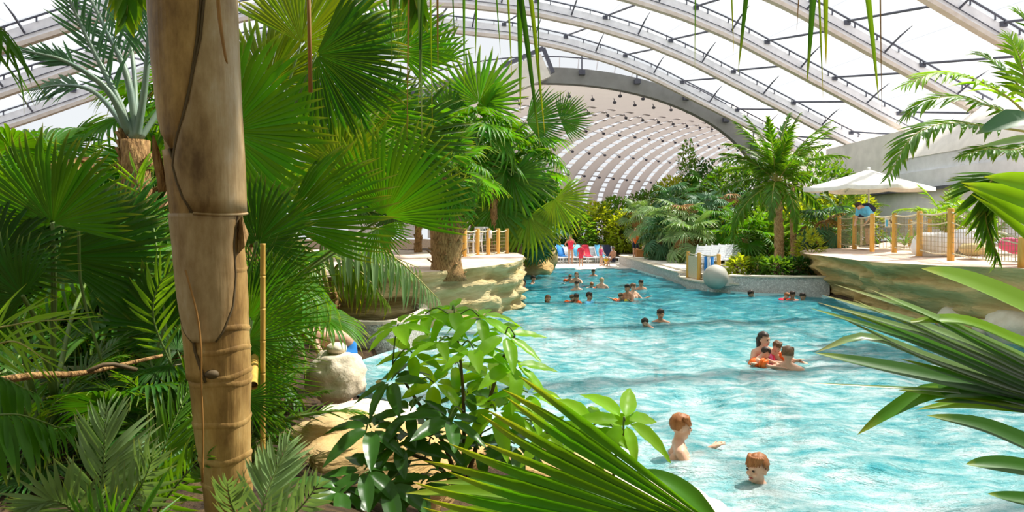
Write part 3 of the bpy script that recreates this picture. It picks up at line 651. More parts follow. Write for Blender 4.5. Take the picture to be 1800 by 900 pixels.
# ---- the big sheathed trunk
tb=P(405,905,2.65); TB=V((tb.x,tb.y,gz(tb.x,tb.y)-.05))
tr=thing('palm_trunk_tree','tall palm with a thick sheathed brown trunk and pale ring scars','palm tree',TB)
CL=[(410,990,38),(404,900,40),(398,820,43),(391,740,48),(388,660,52),(382,575,54),(377,500,56),(371,430,56),(366,375,58),(358,280,61),(350,190,63),(343,100,65),(338,0,66),(330,-120,64),(322,-320,58),(314,-560,50)]
TY=2.65
pc=[P(x,y,TY) for x,y,_ in CL]; rr=[r/FPX*TY for *_,r in CL]; tp=spline(pc,90); tr_=np.interp(np.linspace(0,len(CL)-1,90),range(len(CL)),rr)
def barkhero(nm,cols):
    m,nt,b=nodes(nm); L=nt.links
    r,nz=noise_ramp(nt,cols,2.6,detail=9,stretch=(2.2,2.2,.9),rough=.65,lo=.3,hi=.68)
    L.new(r.outputs[0],b.inputs['Base Color']); b.inputs['Roughness'].default_value=.5; b.inputs['Specular IOR Level'].default_value=.35
    tc=N(nt,'ShaderNodeTexCoord'); mp=N(nt,'ShaderNodeMapping'); mp.inputs['Scale'].default_value=(26,26,1.5); L.new(tc.outputs['Object'],mp.inputs[0])
    n2=N(nt,'ShaderNodeTexNoise'); n2.inputs['Scale'].default_value=2.2; n2.inputs['Detail'].default_value=5; L.new(mp.outputs[0],n2.inputs['Vector'])
    bp=N(nt,'ShaderNodeBump'); bp.inputs['Strength'].default_value=.3; bp.inputs['Distance'].default_value=.012; L.new(n2.outputs[0],bp.inputs['Height']); L.new(bp.outputs[0],b.inputs['Normal']); return m
M['sheath']=barkhero('sheath_bark',[(.085,.042,.012),(.26,.145,.042),(.44,.27,.09),(.54,.38,.17)])
M['sheath_pale']=barkhero('sheath_bark_pale',[(.13,.07,.025),(.30,.19,.08),(.44,.31,.16),(.52,.41,.27)])
def trunk_at(y):
    """centre and radius of the trunk at a picture row"""
    xs_=[c[1] for c in CL][::-1]; cx=np.interp(y,xs_,[c[0] for c in CL][::-1]); r=np.interp(y,xs_,[c[2] for c in CL][::-1]); return P(cx,y,TY),r/FPX*TY
mb=MB(); rs=random.Random(4); mb.tube(tp,[r*.97*(1+.012*rs.uniform(-1,1)) for r in tr_],28); mb.build('trunk',M['sheath'],tr)
for y in (845,800,735,665,655,612,575,470):                          # ring scars
    c,r=trunk_at(y); mb=MB(); vs=[];n=32
    for j in range(n+1):
        a=2*PI*j/n; d=V((math.cos(a),math.sin(a),.05*math.sin(a+y)));
        for k in (0,1,2): vs.append(c+d*(r*(.975,1.012,.975)[k])+V((0,0,(-.012,0,.012)[k]+.006*math.sin(3*a+y))))
    mb.add(vs,[(j*3+q,j*3+q+1,j*3+q+4,j*3+q+3) for j in range(n) for q in (0,1)]); mb.build('ring_scar',M['sheath'],tr)
def sheath(y0,y1,a0,a1,slant0,slant1,bulge,label=None,m='sheath'):
    """overlapping leaf sheath: a shell around part of the trunk between two picture rows; angle 270 faces the camera, 0 right"""
    mb=MB(); vs=[]; K=26; J=20
    for i in range(K+1):
        f=i/K; y=y0+(y1-y0)*f; c,r=trunk_at(y)
        A0=math.radians(a0+slant0*f); A1=math.radians(a1+slant1*f)
        for j in range(J+1):
            g=j/J; a=A0+(A1-A0)*g; b=1+bulge*math.sin(PI*min(1,f*1.0))**.6*(.6+.4*math.sin(PI*g))+.012*math.sin(PI*f)
            e=.022 if 0<j<J else .004
            vs.append(c+V((math.cos(a),math.sin(a),0))*(r*b+e*(1 if 0<i<K else .3)))
    mb.add(vs,[(i*(J+1)+j,i*(J+1)+j+1,(i+1)*(J+1)+j+1,(i+1)*(J+1)+j) for i in range(K) for j in range(J)])
    o=mb.build('leaf_sheath',M[m],tr,label=label)
    md=o.modifiers.new('solid','SOLIDIFY'); md.thickness=.012; md.offset=-1
    return o
def sheath2(rows,e,m='sheath',label=None,bulge=.0,seam=True):
    """leaf sheath wrapped round the trunk: rows of (picture row, left angle, right angle); 270 faces the camera, 0 points right"""
    mb=MB(); vs=[]; K=30; J=22; ys_=[r[0] for r in rows]; L_=[];R_=[]
    for i in range(K+1):
        y=ys_[0]+(ys_[-1]-ys_[0])*i/K; c,r=trunk_at(y); a0=np.interp(y,ys_,[q[1] for q in rows]); a1=np.interp(y,ys_,[q[2] for q in rows])
        for j in range(J+1):
            g=j/J; a=math.radians(a0+(a1-a0)*g); b=1+bulge*math.sin(PI*i/K)*math.sin(PI*g); ee=e*min(1,min(j,J-j)/2.0+.35)
            p=c+V((math.cos(a),math.sin(a),0))*(r*b+ee); vs.append(p)
            if j==0: L_.append(p)
            if j==J: R_.append(p)
    mb.add(vs,[(i*(J+1)+j,(i+1)*(J+1)+j,(i+1)*(J+1)+j+1,i*(J+1)+j+1) for i in range(K) for j in range(J)])
    o=mb.build('leaf_sheath',M[m],tr,label=label); md=o.modifiers.new('solid','SOLIDIFY'); md.thickness=.012; md.offset=-1
    if seam:
        for q in (L_,R_): mb=MB(); mb.tube(q,.0055,5); mb.build('seam',M['twig'],o)
    return o
sheath2([(-420,330,430),(-200,322,420),(0,312,410),(85,303,405),(200,278,400),(260,255,395),(300,245,392),(345,256,385),(376,272,380)],.016,'sheath_pale','smooth silvery-brown leaf sheath',.03)
sheath2([(-560,120,330),(-300,130,318),(0,140,308),(85,145,299),(160,160,286),(200,178,276),(235,215,266),(268,246,252)],.010,'sheath',None,.03)
sheath2([(376,196,345),(430,196,332),(480,199,331),(534,210,322),(576,230,303),(592,250,290)],.013,'sheath_pale',None,.02)
sheath2([(268,170,240),(330,172,262),(420,176,275),(520,180,262),(600,186,250),(660,200,268)],.006,'sheath',None,.0)
M_lip=[math.radians(274+i*7) for i in range(15)]
c,r=trunk_at(376); mb=MB(); mb.tube([c+V((math.cos(a),math.sin(a),0))*(r+.014)+V((0,0,.006*math.sin(a*2))) for a in M_lip],.006,6); mb.build('sheath_lip',M['sheath_pale'],tr)
c,r=trunk_at(655); mb=MB(); mb.ball(c+V((.02,-r*1.0,.02)),(.028,.02,.018),10,8); mb.build('bark_knot',M['twig'],tr)
mb=MB(); mb.tube(spline([trunk_at(y)[0]+V((dx,-trunk_at(y)[1]-.035,0)) for y,dx in ((470,-.03),(540,.0),(600,.005),(660,-.005),(740,-.01),(825,-.035))],16),.004,5); mb.build('hanging_fibre',M['stem_dry'],tr)
mb=MB(); c,r=trunk_at(390); 
mb.add([c+V((r*.95,-.03,.0)),c+V((r*1.16,-.05,.02)),c+V((r*1.25,-.05,-.1)),c+V((r*1.02,-.04,-.13)),c+V((r*1.1,.04,-.05))],[(0,1,2,3),(0,4,1),(1,4,2),(2,4,3)]); mb.build('torn_sheath',M['bark'],tr,False)
c,r=trunk_at(250); mb=MB(); mb.tube(spline([c+V((-r*.98,-.02,-.2)),c+V((-r*1.12,-.04,-.08)),c+V((-r*1.2,-.05,.02))],6),[.03,.022,.02,.018,.012,.004],6); mb.build('torn_sheath',M['bark'],tr)
mb=MB(); mb.tube(spline([P(383,-5,2.47),P(387,40,2.47),P(396,98,2.47),P(400,112,2.48)],8),[.007,.008,.008,.007,.006,.005,.004,.002],5); mb.build('sheath_fibre',M['stem_dry'],tr)

rs=random.Random(91); tt=tp[-1]
for i in range(15):
    f=i/14; inst('frond',FEA['coco'][rs.choice((0,1,2))],tr,Matrix.Translation(tt+V((0,0,-.1)))@Matrix.Rotation(i*2.39996,4,'Z')@Matrix.Rotation(-math.radians(72-62*f),4,'Y')@Matrix.Scale(rs.uniform(.85,1.1),4))
# ---- fan palm at the left edge, its leaves against the light
A=thing('fan_palm','fan palm with broad dark fan leaves left of the sheathed trunk','palm',P(95,760,3.5)+V((0,0,-.35)))
ab=(95,700,3.45)
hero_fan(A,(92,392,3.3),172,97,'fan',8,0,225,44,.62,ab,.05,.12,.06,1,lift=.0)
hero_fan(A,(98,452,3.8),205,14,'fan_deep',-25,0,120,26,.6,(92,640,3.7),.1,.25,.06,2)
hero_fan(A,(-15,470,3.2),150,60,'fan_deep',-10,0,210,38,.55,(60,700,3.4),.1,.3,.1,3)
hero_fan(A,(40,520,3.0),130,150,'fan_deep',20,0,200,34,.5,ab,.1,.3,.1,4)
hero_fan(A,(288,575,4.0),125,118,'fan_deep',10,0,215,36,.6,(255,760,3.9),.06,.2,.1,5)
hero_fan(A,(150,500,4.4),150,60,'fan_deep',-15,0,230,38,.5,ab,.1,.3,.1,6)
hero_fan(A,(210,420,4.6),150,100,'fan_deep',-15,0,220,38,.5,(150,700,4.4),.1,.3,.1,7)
for x,y,Y in ((92,392,3.3),(138,390,3.5)):
    mb=MB(); mb.tube(spline([P(x,y,Y),P(x+6,y+120,Y),P(x+(2 if x<100 else 45),y+260,Y)],8),[.008]*8,6); mb.build('petiole',M['stem'],A)
# ---- blue-green feather palm between the two, heavy petioles
B=thing('feather_palm','blue-green palm with heavy upright leaf stalks above the dark fan leaves','palm tree',V((P(238,400,6).x,6.0,.9)))
inst('trunk',trunk_mesh('trunk',2.1,.14,.12,M['bark'],(0,0),2,3),B,Matrix.Translation(V((P(238,400,6).x,6.0,.9))))
for i,(ct,ln,st,hv) in enumerate([([(236,245,6),(205,170,6),(150,60,6),(105,-40,5.9)],.42,.35,0),([(240,245,6),(255,150,6),(262,50,6),(270,-60,6)],.5,.45,.1),([(228,235,6),(190,160,5.9),(120,110,5.8),(40,88,5.7)],.26,.62,0),
     ([(242,240,6),(222,130,6.1),(180,40,6.2),(130,-60,6.3)],.45,.4,.1),([(246,245,6),(290,180,6.2),(340,120,6.4),(400,100,6.6)],.4,.4,.2),([(232,240,6),(170,165,6.2),(110,150,6.3),(50,160,6.4)],.35,.5,.2),([(240,240,6),(235,120,6.3),(215,0,6.6),(190,-80,6.8)],.5,.4,0)]):
    hero_frond(B,[P(*c) for c in ct],ln,20,'blue','stem_blue',.016,(0,-1,.4),(50,20),10,1,.042 if i<4 else .03,st,hangv=hv,seed=60+i)
# ---- bright leaf tips hanging in at the far left edge
A2=thing('feather_palm','bright green drooping frond tip at the edge beside the blue-green palm','palm frond',P(-60,60,2.4)+V((0,0,-1.3)))
hero_frond(A2,[P(-190,30,2.4),P(-110,10,2.4),P(-40,20,2.4),P(15,60,2.4)],.42,12,'fan','stem',.018,(0,-.5,1),(70,40),0,1,.012,.1,hangv=1.3,seed=71)
mb=MB(); mb.tube([P(-60,60,2.4)+V((0,0,-1.3)),P(-150,20,2.4),P(-190,30,2.4)],.014,6); mb.build('stalk',M['stem'],A2)
# ---- the large fan palm right of the trunk
F=thing('fan_palm','large bright fan palm with many round fan leaves right of the sheathed trunk','palm',V((P(420,640,5).x,5.0,.75)))
fb=(440,560,4.9)
for i,a in enumerate([((402,232,4.3),205,22,'fan',12,0,245,46,.62,(410,560,4.6),.06,.16,.08),((556,96,5.1),185,-28,'fan_deep',-12,0,190,38,.6,(430,420,5.1),.08,.2,.06),((530,75,5.5),205,55,'fan_yellow',0,0,200,40,.55,(430,420,5.2),.08,.25,.08),
   ((676,380,4.6),182,66,'fan',14,0,165,34,.55,fb,.08,.2,.1),((500,392,4.3),215,17,'fan',20,0,88,24,.6,(420,560,4.5),.1,.25,.08),((452,425,4.0),125,82,'fan_deep',10,0,230,40,.55,(415,600,4.2),.06,.2,.08),
   ((600,300,5.4),150,120,'fan_yellow',0,0,220,38,.5,fb,.1,.3,.1),((665,400,5.2),75,-60,'fan',30,0,150,26,.5,fb,.1,.2,.1),((620,200,5.6),150,-30,'fan',5,0,150,30,.6,(450,430,5.4),.1,.25,.06),
   ((470,150,5.8),180,95,'fan_yellow',-5,0,220,40,.5,(430,480,5.6),.1,.3,.1),((700,90,6.6),130,60,'fan',0,0,230,38,.5,(470,440,5.8),.1,.3,.1),((560,250,6.2),190,40,'fan_deep',0,0,240,40,.5,(440,480,5.8),.1,.3,.1),((690,250,6.6),150,20,'fan_deep',0,0,240,40,.5,(450,480,5.8),.1,.3,.1),
   ((760,120,6.9),100,95,'fan',0,0,150,22,.5,(480,440,6),.05,.2,.1)]):
    hub,R,ang,mt,pi_,ro,sp,n,fu,ba,dr,td,fo=a; hero_fan(F,hub,R,ang,mt,pi_,ro,sp,n,fu,ba,dr,td,fo,seed=20+i,lift=.05)
inst('trunk',trunk_mesh('trunk',1.3,.12,.1,M['bark'],(0,0),2,8),F,Matrix.Translation(V((P(420,640,5).x,5.0,.75))))
# ---- narrow-leaved fan palm hugging the trunk
K_=thing('fan_palm','spiky narrow-leaved fan palm low beside the sheathed trunk','palm',V((P(432,700,3.7).x,3.7,.95)))
for i,(hub,R,ang,sp,n) in enumerate([((438,560,3.7),135,50,150,26),((436,600,3.6),150,5,130,24),((440,650,3.6),135,-30,130,22),((445,520,3.9),120,70,140,24),((470,560,4.1),130,30,200,30),((430,700,3.4),120,-15,110,16),((480,500,4.4),130,60,200,30)]):
    hero_fan(K_,hub,R,ang,'fan_deep' if i%2 else 'fan',8,0,sp,n,.28,(428,720,3.6),.12,.3,.1,seed=40+i,lift=0)
# ---- silver arching frond and its plant in the pebble planter
S=thing('feather_palm','silver-green palm with arching drooping fronds in the pebble planter','palm',V((P(585,560,12.6).x,12.6,.45)))
inst('trunk',trunk_mesh('trunk',.5,.12,.1,M['bark'],(0,0),2,18),S,Matrix.Translation(V((P(585,560,12.6).x,12.6,.45))))
for i,(ct,ln,n,mt,hv) in enumerate([([(585,545,12.6),(565,430,12.3),(630,418,12.0),(705,462,11.8),(770,525,11.6)],.95,30,'silver',1.1),([(580,545,12.6),(530,430,12.3),(475,420,12),(425,460,11.8)],.8,22,'feather',1.2),([(590,545,12.7),(610,460,12.9),(665,445,13),(735,470,13.2)],.9,22,'feather',1.2),([(580,545,12.7),(565,460,12.9),(525,435,13.2),(480,470,13.4)],.85,20,'fan_deep',1.0),([(588,545,12.6),(590,470,12.4),(630,475,12.2),(680,530,12)],.8,20,'fan_yellow',1.0),([(580,545,12.6),(560,480,12.3),(530,490,12),(510,540,11.9)],.7,18,'feather',1.0)]):
    hero_frond(S,[P(*c) for c in ct],ln,n,mt,'stem_yellow',.040,(0,-.3,1),(70,35),5,2,.035,.28,hangv=hv,seed=80+i)
# ---- low palms in the lower left
def low_palm(label,base,fr,mat,stem='stem',group=None,hw=.012,up=(0,-1,.35),**kw):
    b=P(*base); r=thing('young_palm',label,'palm',V((b.x,b.y,gz(b.x,b.y))),group)
    for i,(ct,ln,n) in enumerate(fr): hero_frond(r,[P(*c) for c in ct],ln,n,mat,stem,hw,up,kw.get('ang',(58,22)),kw.get('vee',8),kw.get('droop',1),.007,kw.get('start',.1),hangv=kw.get('hv',0),seed=100+i+int(base[0]))
    return r
low_palm('young palm with silvery feather fronds on the dark soil left of the sheathed trunk',(180,960,2.6),[([(176,960,2.6),(178,870,2.6),(184,790,2.62),(187,722,2.68)],.24,26),([(176,960,2.6),(215,900,2.5),(250,850,2.4),(270,800,2.35)],.2,20),([(176,960,2.6),(130,900,2.55),(95,880,2.5),(60,890,2.45)],.2,20)],'silver')
low_palm('young palm with dark glossy feather fronds leaning onto the sheathed trunk',(240,960,2.9),[([(240,960,2.9),(265,860,2.9),(295,770,2.95),(328,690,3.05)],.24,24),([(240,960,2.9),(290,880,2.8),(330,830,2.7),(365,800,2.55)],.18,18)],'feather')
low_palm('leafy palm frond with broad hanging leaflets at the edge of the bank',(-40,880,2.2),[([(-60,900,2.2),(-50,760,2.2),(20,728,2.2),(115,755,2.25)],.26,14),([(-60,900,2.2),(-90,700,2.3),(-20,660,2.3),(60,690,2.3)],.22,12)],'fan',hw=.02,up=(0,-.2,1),hv=1.2,droop=1,start=.3)
low_palm('young palm with pale striped fronds right of the sheathed trunk base',(470,980,2.5),[([(440,990,2.5),(460,900,2.5),(480,840,2.55),(505,785,2.6)],.19,22),([(440,990,2.5),(420,920,2.3),(405,880,2.2),(400,850,2.15)],.12,14),([(440,990,2.5),(490,930,2.4),(530,890,2.35),(560,850,2.3)],.15,16)],'silver')
low_palm('yellow-green grassy palm seedling at the edge above the dry stem',(-40,690,2.6),[([(-80,720,2.6),(-40,600,2.5),(30,570,2.45),(140,560,2.4)],.22,12),([(-80,720,2.6),(-50,640,2.4),(20,600,2.35),(90,640,2.3)],.2,10)],'lime','stem_yellow',hw=.008,hv=.3,start=.25)
low_palm('bright young palm with notched fronds just left of the sheathed trunk',(300,640,3.6),[([(300,640,3.6),(270,560,3.6),(280,500,3.6),(320,460,3.6)],.2,16),([(300,640,3.6),(270,400,4.6),(240,310,4.7),(300,285,4.8)],.26,18)],'lime',hw=.011)
g=thing('grass_clump','clump of long green grass blades in the front left corner','grass',P(205,960,2.2)+V((0,0,-.12)))
rs=random.Random(5)
for i in range(26):
    x0=205+rs.uniform(-25,25); a=rs.uniform(25,155); L_=rs.uniform(70,150); x1=x0+math.cos(math.radians(a))*L_; y1=945-math.sin(math.radians(a))*L_
    p0=P(x0,960,2.2); p1=P(x1,y1,2.2+rs.uniform(-.15,.15)); D=(p1-p0); l=D.length; D.normalize(); Y_=V((0,-1,.2)).cross(D).normalized(); Z_=D.cross(Y_)
    inst('blade',leaflet_mesh(rs.choice((1,2)),M['fan'],.03),g,Matrix(((D.x*l,Y_.x*l,Z_.x*l,p0.x),(D.y*l,Y_.y*l,Z_.y*l,p0.y),(D.z*l,Y_.z*l,Z_.z*l,p0.z),(0,0,0,1))))
d=thing('fallen_frond','dry brown palm stem lying across the dark undergrowth','stem',P(120,670,2.9)+V((0,0,-.02)))
mb=MB(); mb.tube(spline([P(-60,680,2.6),P(60,660,2.75),P(150,655,2.95),P(285,625,3.3)],14),[.019-.0008*i for i in range(14)],8); mb.build('stem',M['bark'],d)
mb=MB(); mb.tube(spline([P(150,655,2.95),P(190,640,3.0),P(240,650,3.1)],6),[.01]*6,6); mb.build('twig',M['twig'],d)
# ---- bamboo canes
for i,(x,y0,y1,Y,r) in enumerate([(462,428,800,3.5,.014),(447,560,690,3.3,0)]):
    if r:
        c=thing('bamboo_cane','upright yellow bamboo cane beside the narrow-leaved fan palm','cane',V((P(x,y1,Y).x,Y,.9))); a=V((P(x,y1,Y).x,Y,.9)); b=P(x,y0,Y)
        k=7
        for j in range(k):
            mb=MB(); p=a.lerp(b,j/k); q=a.lerp(b,(j+1)/k); mb.tube([p,p.lerp(q,.06),p.lerp(q,.94),q],[r*1.08,r,r,r*1.08],10); mb.build('cane_section',M['bamboo'],c)
    else:
        c=thing('bamboo_cane','cut bamboo cane end pointing out beside the sheathed trunk','cane',P(446,672,3.3))
        a=P(448,628,3.6);b=P(445,678,3.3); mb=MB(); mb.tube([a,a.lerp(b,.9),b],[.021,.021,.023],12,caps=False); mb.build('cane_section',M['bamboo'],c)
        mb=MB(); mb.tube([b+(a-b)*.08,b+(a-b)*.06],.019,12); mb.build('cut_end',M['twig'],c)
# ---- understorey palms and shrubs filling the left bank
rs=random.Random(11)
UL={'under':'small feather palm on the shaded left bank','underdark':'small dark feather palm on the shaded left bank','mid':'small bright fan palm on the shaded left bank','middeep':'small dark fan palm on the shaded left bank'}
ANCH=[('sheathed trunk',(TB.x,TB.y)),('pebble edging wall',(-3.4,4.45)),('blue-green feather palm',(-3.45,6.0)),('large bright fan palm',(-2.1,5.0)),('pebble planter',(-4.2,12.0)),('dark fan palm',(-2.5,3.5))]
def near(x,y,h=0):
    nm,(ax,ay)=min(ANCH,key=lambda q:math.hypot(q[1][0]-x,q[1][1]-y)); rel='behind' if y>ay+.7 else ('in front of' if y<ay-.7 else 'beside')
    return rel+' the '+nm
for i in range(40):
    Y=rs.uniform(3.4,10.5); px=rs.uniform(-60,560) if Y<6 else rs.uniform(-80,640); x=(px-900)/FPX*Y
    if pool_dist(np.array([x]),np.array([Y]))[0]<.5 or px>455: continue
    k=rs.choice(('under','underdark','mid','middeep','underdark')); z=gz(x,Y)
    # stay below the eye-level openings close to the camera
    hh=rs.uniform(0,.25) if Y<5 else rs.uniform(.2,1.1); lb=('stemless ' if hh<.12 else 'knee-high ' if hh<.45 else 'waist-high ' if hh<.8 else 'chest-high ')+UL[k].split('small ')[1].split(' on the')[0]+' '+near(x,Y)
    if k in FEA: fan_palm('young_palm',lb,(x,Y,z),hh,FEA[k],11,(.04,.03),'stem',emin=5,emax=80,sc=.75 if Y<5 else 1.1,seed=i,group=JG+' '+k,cat='palm',rings=0)
    else: fan_palm('young_palm',lb,(x,Y,z),hh,FANS[k],9,(.05,.04),'bark',emin=0,emax=75,sc=.6 if Y<5 else 1.0,seed=i,group=JG+' '+k,cat='palm',rings=0)
TALL=[(-5.2,7.6,1.3,'mid'),(-4.2,8.8,3.0,'mid'),(-6.8,9.5,1.4,'middeep'),(-4.6,11.2,3.4,'mid'),(-4.6,10.4,2.0,'middeep'),(-8.2,11.5,1.6,'mid'),(-5.8,13.2,2.6,'middeep'),(-7.2,7.0,2.0,'middeep'),(-3.5,7.0,1.6,'middeep'),(-5.2,12.6,2.6,'mid'),(-10,14,1.9,'mid'),(-4.4,9.6,1.2,'mid')]
for i,(x,y,h,k) in enumerate(TALL):
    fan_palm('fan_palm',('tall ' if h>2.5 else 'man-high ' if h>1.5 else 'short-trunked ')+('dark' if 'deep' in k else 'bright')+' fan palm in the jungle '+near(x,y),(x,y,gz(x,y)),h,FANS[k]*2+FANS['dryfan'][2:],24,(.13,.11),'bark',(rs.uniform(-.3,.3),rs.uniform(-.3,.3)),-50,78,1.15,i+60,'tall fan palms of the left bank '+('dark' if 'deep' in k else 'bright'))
for i in range(12):
    Y=rs.uniform(6,15); x=(rs.uniform(-120,440)-900)/FPX*Y
    if pool_dist(np.array([x]),np.array([Y]))[0]<.8: continue
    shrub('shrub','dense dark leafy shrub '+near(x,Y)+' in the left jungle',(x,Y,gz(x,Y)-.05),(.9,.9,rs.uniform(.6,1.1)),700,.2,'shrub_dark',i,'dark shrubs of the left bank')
# ---- palms on and behind the left terrace
tx=P(780,400,14.3)
fan_palm('fan_palm','fibrous-trunked fan palm standing at the edge of the pale rock terrace',(tx.x,14.9,1.0),2.3,FANS['far'],26,(.37,.33),'bark',(0,.1),-55,75,.95,201)
MIDP=[((832,252),24,'far','tall fan palm behind the fibrous trunk, leaf raised to the roof',-50,1.7,30,(0,0)),((912,300),26,'far','fan palm whose dark leaves reach out before the striped vault',-60,1.8,30,(0,0)),((895,352),28,'faryel','yellow-green fan palm drooping behind the terrace fence',-75,1.6,30,(.4,0)),((868,385),26,'faryel','low yellowing fan palm behind the terrace fence posts',-60,1.0,24,(0,0)),((905,400),30,'faryel','yellowing fan palm hanging over the pale beach edge',-80,1.15,28,(.7,0)),((735,285),22,'far','dense green fan palm left of the fibrous trunk',-60,1.6,26,(0,0)),((680,300),19,'middeep','dark fan palm deep behind the pebble planter',-60,1.6,26,(0,0)),((905,415),29,'farblue','blue-grey fan palm low by the beach boulders',-50,1.1,18,(.9,0))]
for i,((x,y),Y,k,lb,em,sc,nl,ln) in enumerate(MIDP):
    c=P(x,y,Y); z0=1.25 if Y<23 and c.x<.3 else .5; z0=min(z0,c.z-.2); fan_palm('fan_palm',lb,(c.x,Y,z0),c.z-z0,FANS[k]+(FANS['dryfan'][2:] if k=='faryel' else []),nl,(.12,.1),'bark',ln,em,76,sc,300+i)
# hero leaves of the terrace palms
mh=thing('fan_palm','fan palm holding single large bright leaves up against the roof','palm tree',V((P(868,330,24).x,24.0,1.2)))
inst('trunk',trunk_mesh('trunk',3.4,.16,.13,M['bark'],(0,0),2,9),mh,Matrix.Translation(V((P(868,330,24).x,24.0,1.2))))
for i,(hub,R,ang,sp,mt) in enumerate([((842,180,24),98,78,240,'fan'),((925,215,24),90,12,130,'fan_deep'),((985,212,24),62,20,170,'fan_deep'),((800,262,24),80,130,220,'fan_deep'),((900,310,24),90,-60,240,'fan'),((790,210,24),85,150,230,'fan'),((930,380,24),85,-80,220,'fan_yellow'),((870,360,24),90,-95,240,'fan'),((975,350,24),80,-50,200,'fan_yellow')]):
    hero_fan(mh,hub,R,ang,mt,15,0,sp,28,.5,(868,285,24),.1,.3,.1,seed=330+i,pr=.04,lift=.15)
# ---- background jungle: hedge, fan palms, shrubs
def far_plant(kind,px,py,Y,base,**kw):
    c=P(px,py,Y); return c
for i,(x,y,Y,w_,m,lb) in enumerate([(1045,395,43,1.6,'shrub_yellow','tall bright yellow-green bamboo hedge behind the beach loungers'),(1075,385,44,1.7,'shrub','tall mid-green hedge beside the bright bamboo'),(1100,400,42,1.3,'shrub_yellow','narrow lime-green bamboo clump at the hedge end'),(1010,405,42,1.5,'shrub','leafy hedge behind the first beach loungers'),(975,415,42,1.6,'shrub_dark','dark hedge at the left end of the beach'),(1150,372,47,2.2,'shrub','tall leafy tree at the mouth of the striped vault'),(1235,335,46,2.2,'shrub_dark','dense dark tree below the grey arch'),(1290,330,42,2.0,'shrub','broad mid-green tree left of the coconut palm'),(1190,352,50,2.2,'shrub_yellow','light green tree under the vault edge'),(1330,340,40,2.2,'shrub_dark','dark tree behind the coconut palm'),(1440,330,36,2.2,'shrub','leafy tree right of the coconut palm'),(1490,370,33,1.6,'shrub_yellow','yellow-green shrub behind the parasol'),(1400,395,32,1.5,'shrub_yellow','bright yellow-green shrub under the coconut palm'),(1120,420,44,1.4,'shrub_dark','dark shrub behind the lifeguard'),(1270,420,36,1.5,'shrub_dark','dark shrub behind the sun deck loungers'),(1350,420,31,1.3,'shrub','leafy shrub at the foot of the coconut palm'),(1210,262,56,1.2,'shrub','thin leafy treetop before the pink membrane vault'),(1300,390,38,1.6,'shrub','green shrub behind the sun deck'),(1180,430,40,1.4,'shrub_dark','low dark shrub under the silver fan palms')]):
    c=P(x,y,Y); zt=c.z+ (w_*.9); z0=.3; rz=max(.5,(zt-z0)/2); shrub('shrub' if rz<1.6 else 'leafy_tree',lb,(c.x,Y,z0),(w_,w_,rz),int(900*w_),.34,m,400+i,None,6,'shrub' if rz<1.6 else 'tree')
FARP=[(1195,385,33,'farsil','silvery fan palm tallest of the clump behind the pebble wall'),(1150,395,36,'farsil','silvery fan palm at the hedge side of the clump'),(1235,372,35,'farblue','blue-grey fan palm above the sun deck'),(1165,425,34,'farblue','low blue-grey fan palm behind the pebble wall'),(1215,425,31,'farsil','low silvery fan palm with browned skirt by the rope posts'),(1255,400,33,'far','green fan palm behind the sun deck loungers'),(1280,360,37,'farblue','blue-grey fan palm left of the coconut palm'),(1180,355,40,'farblue','blue-grey fan palm rising behind the silvery clump'),(1120,385,41,'farsil','silvery fan palm behind the lifeguard'),(1310,420,30,'far','green fan palm behind the deck loungers'),(1455,405,26,'farblue','spiky blue fan palm beside the rock terrace tip'),(1240,335,44,'far','green fan palm under the grey arch')]
for i,(x,y,Y,k,lb) in enumerate(FARP):
    c=P(x,y,Y); z0=.45; fan_palm('fan_palm',lb,(c.x,Y,z0),max(.15,c.z-z0),FANS[k]+(FANS['dryfan'][2:] if i%2==0 else []),24,(.13,.11),'bark',(0,0),-55,78,1.15,500+i)
# coconut palm with two trunks
cc=P(1372,322,26); cb=V((P(1372,400,26).x,26,.5))
co=thing('coconut_palm','coconut palm with twin ringed trunks between sun deck and parasol','palm tree',cb)
for j,(dx,dy,ln,h,r) in enumerate(((-.05,0,(-.1,0),cc.z-.5,.17),(.62,.2,(-.1,0),cc.z-.7,.12))):
    inst('trunk',trunk_mesh('trunk',h,r,r*.9,M['bark_pale'],ln,2,20+j),co,Matrix.Translation(cb+V((dx,dy,0))))
rs=random.Random(77); top=cb+V((-.15,0,cc.z-.5))
for i in range(26):
    f=i/25; e=84-100*f**1.25+rs.uniform(-7,7); a=i*2.39996+rs.uniform(-.25,.25); s=rs.uniform(.92,1.15)*1.1
    inst('frond',FEA['coco'][min(2,int(f*2+rs.random()*.9))],co,Matrix.Translation(top)@Matrix.Rotation(a,4,'Z')@Matrix.Rotation(-math.radians(e),4,'Y')@Matrix.Rotation(rs.uniform(-.5,.5),4,'X')@Matrix.Scale(s,4))
for i in range(7):
    a=i*.9; inst('dry_frond',FANS['dryfan'][2],co,Matrix.Translation(top-V((0,0,.1)))@Matrix.Rotation(a,4,'Z')@Matrix.Rotation(math.radians(65),4,'Y')@Matrix.Scale(.8,4))
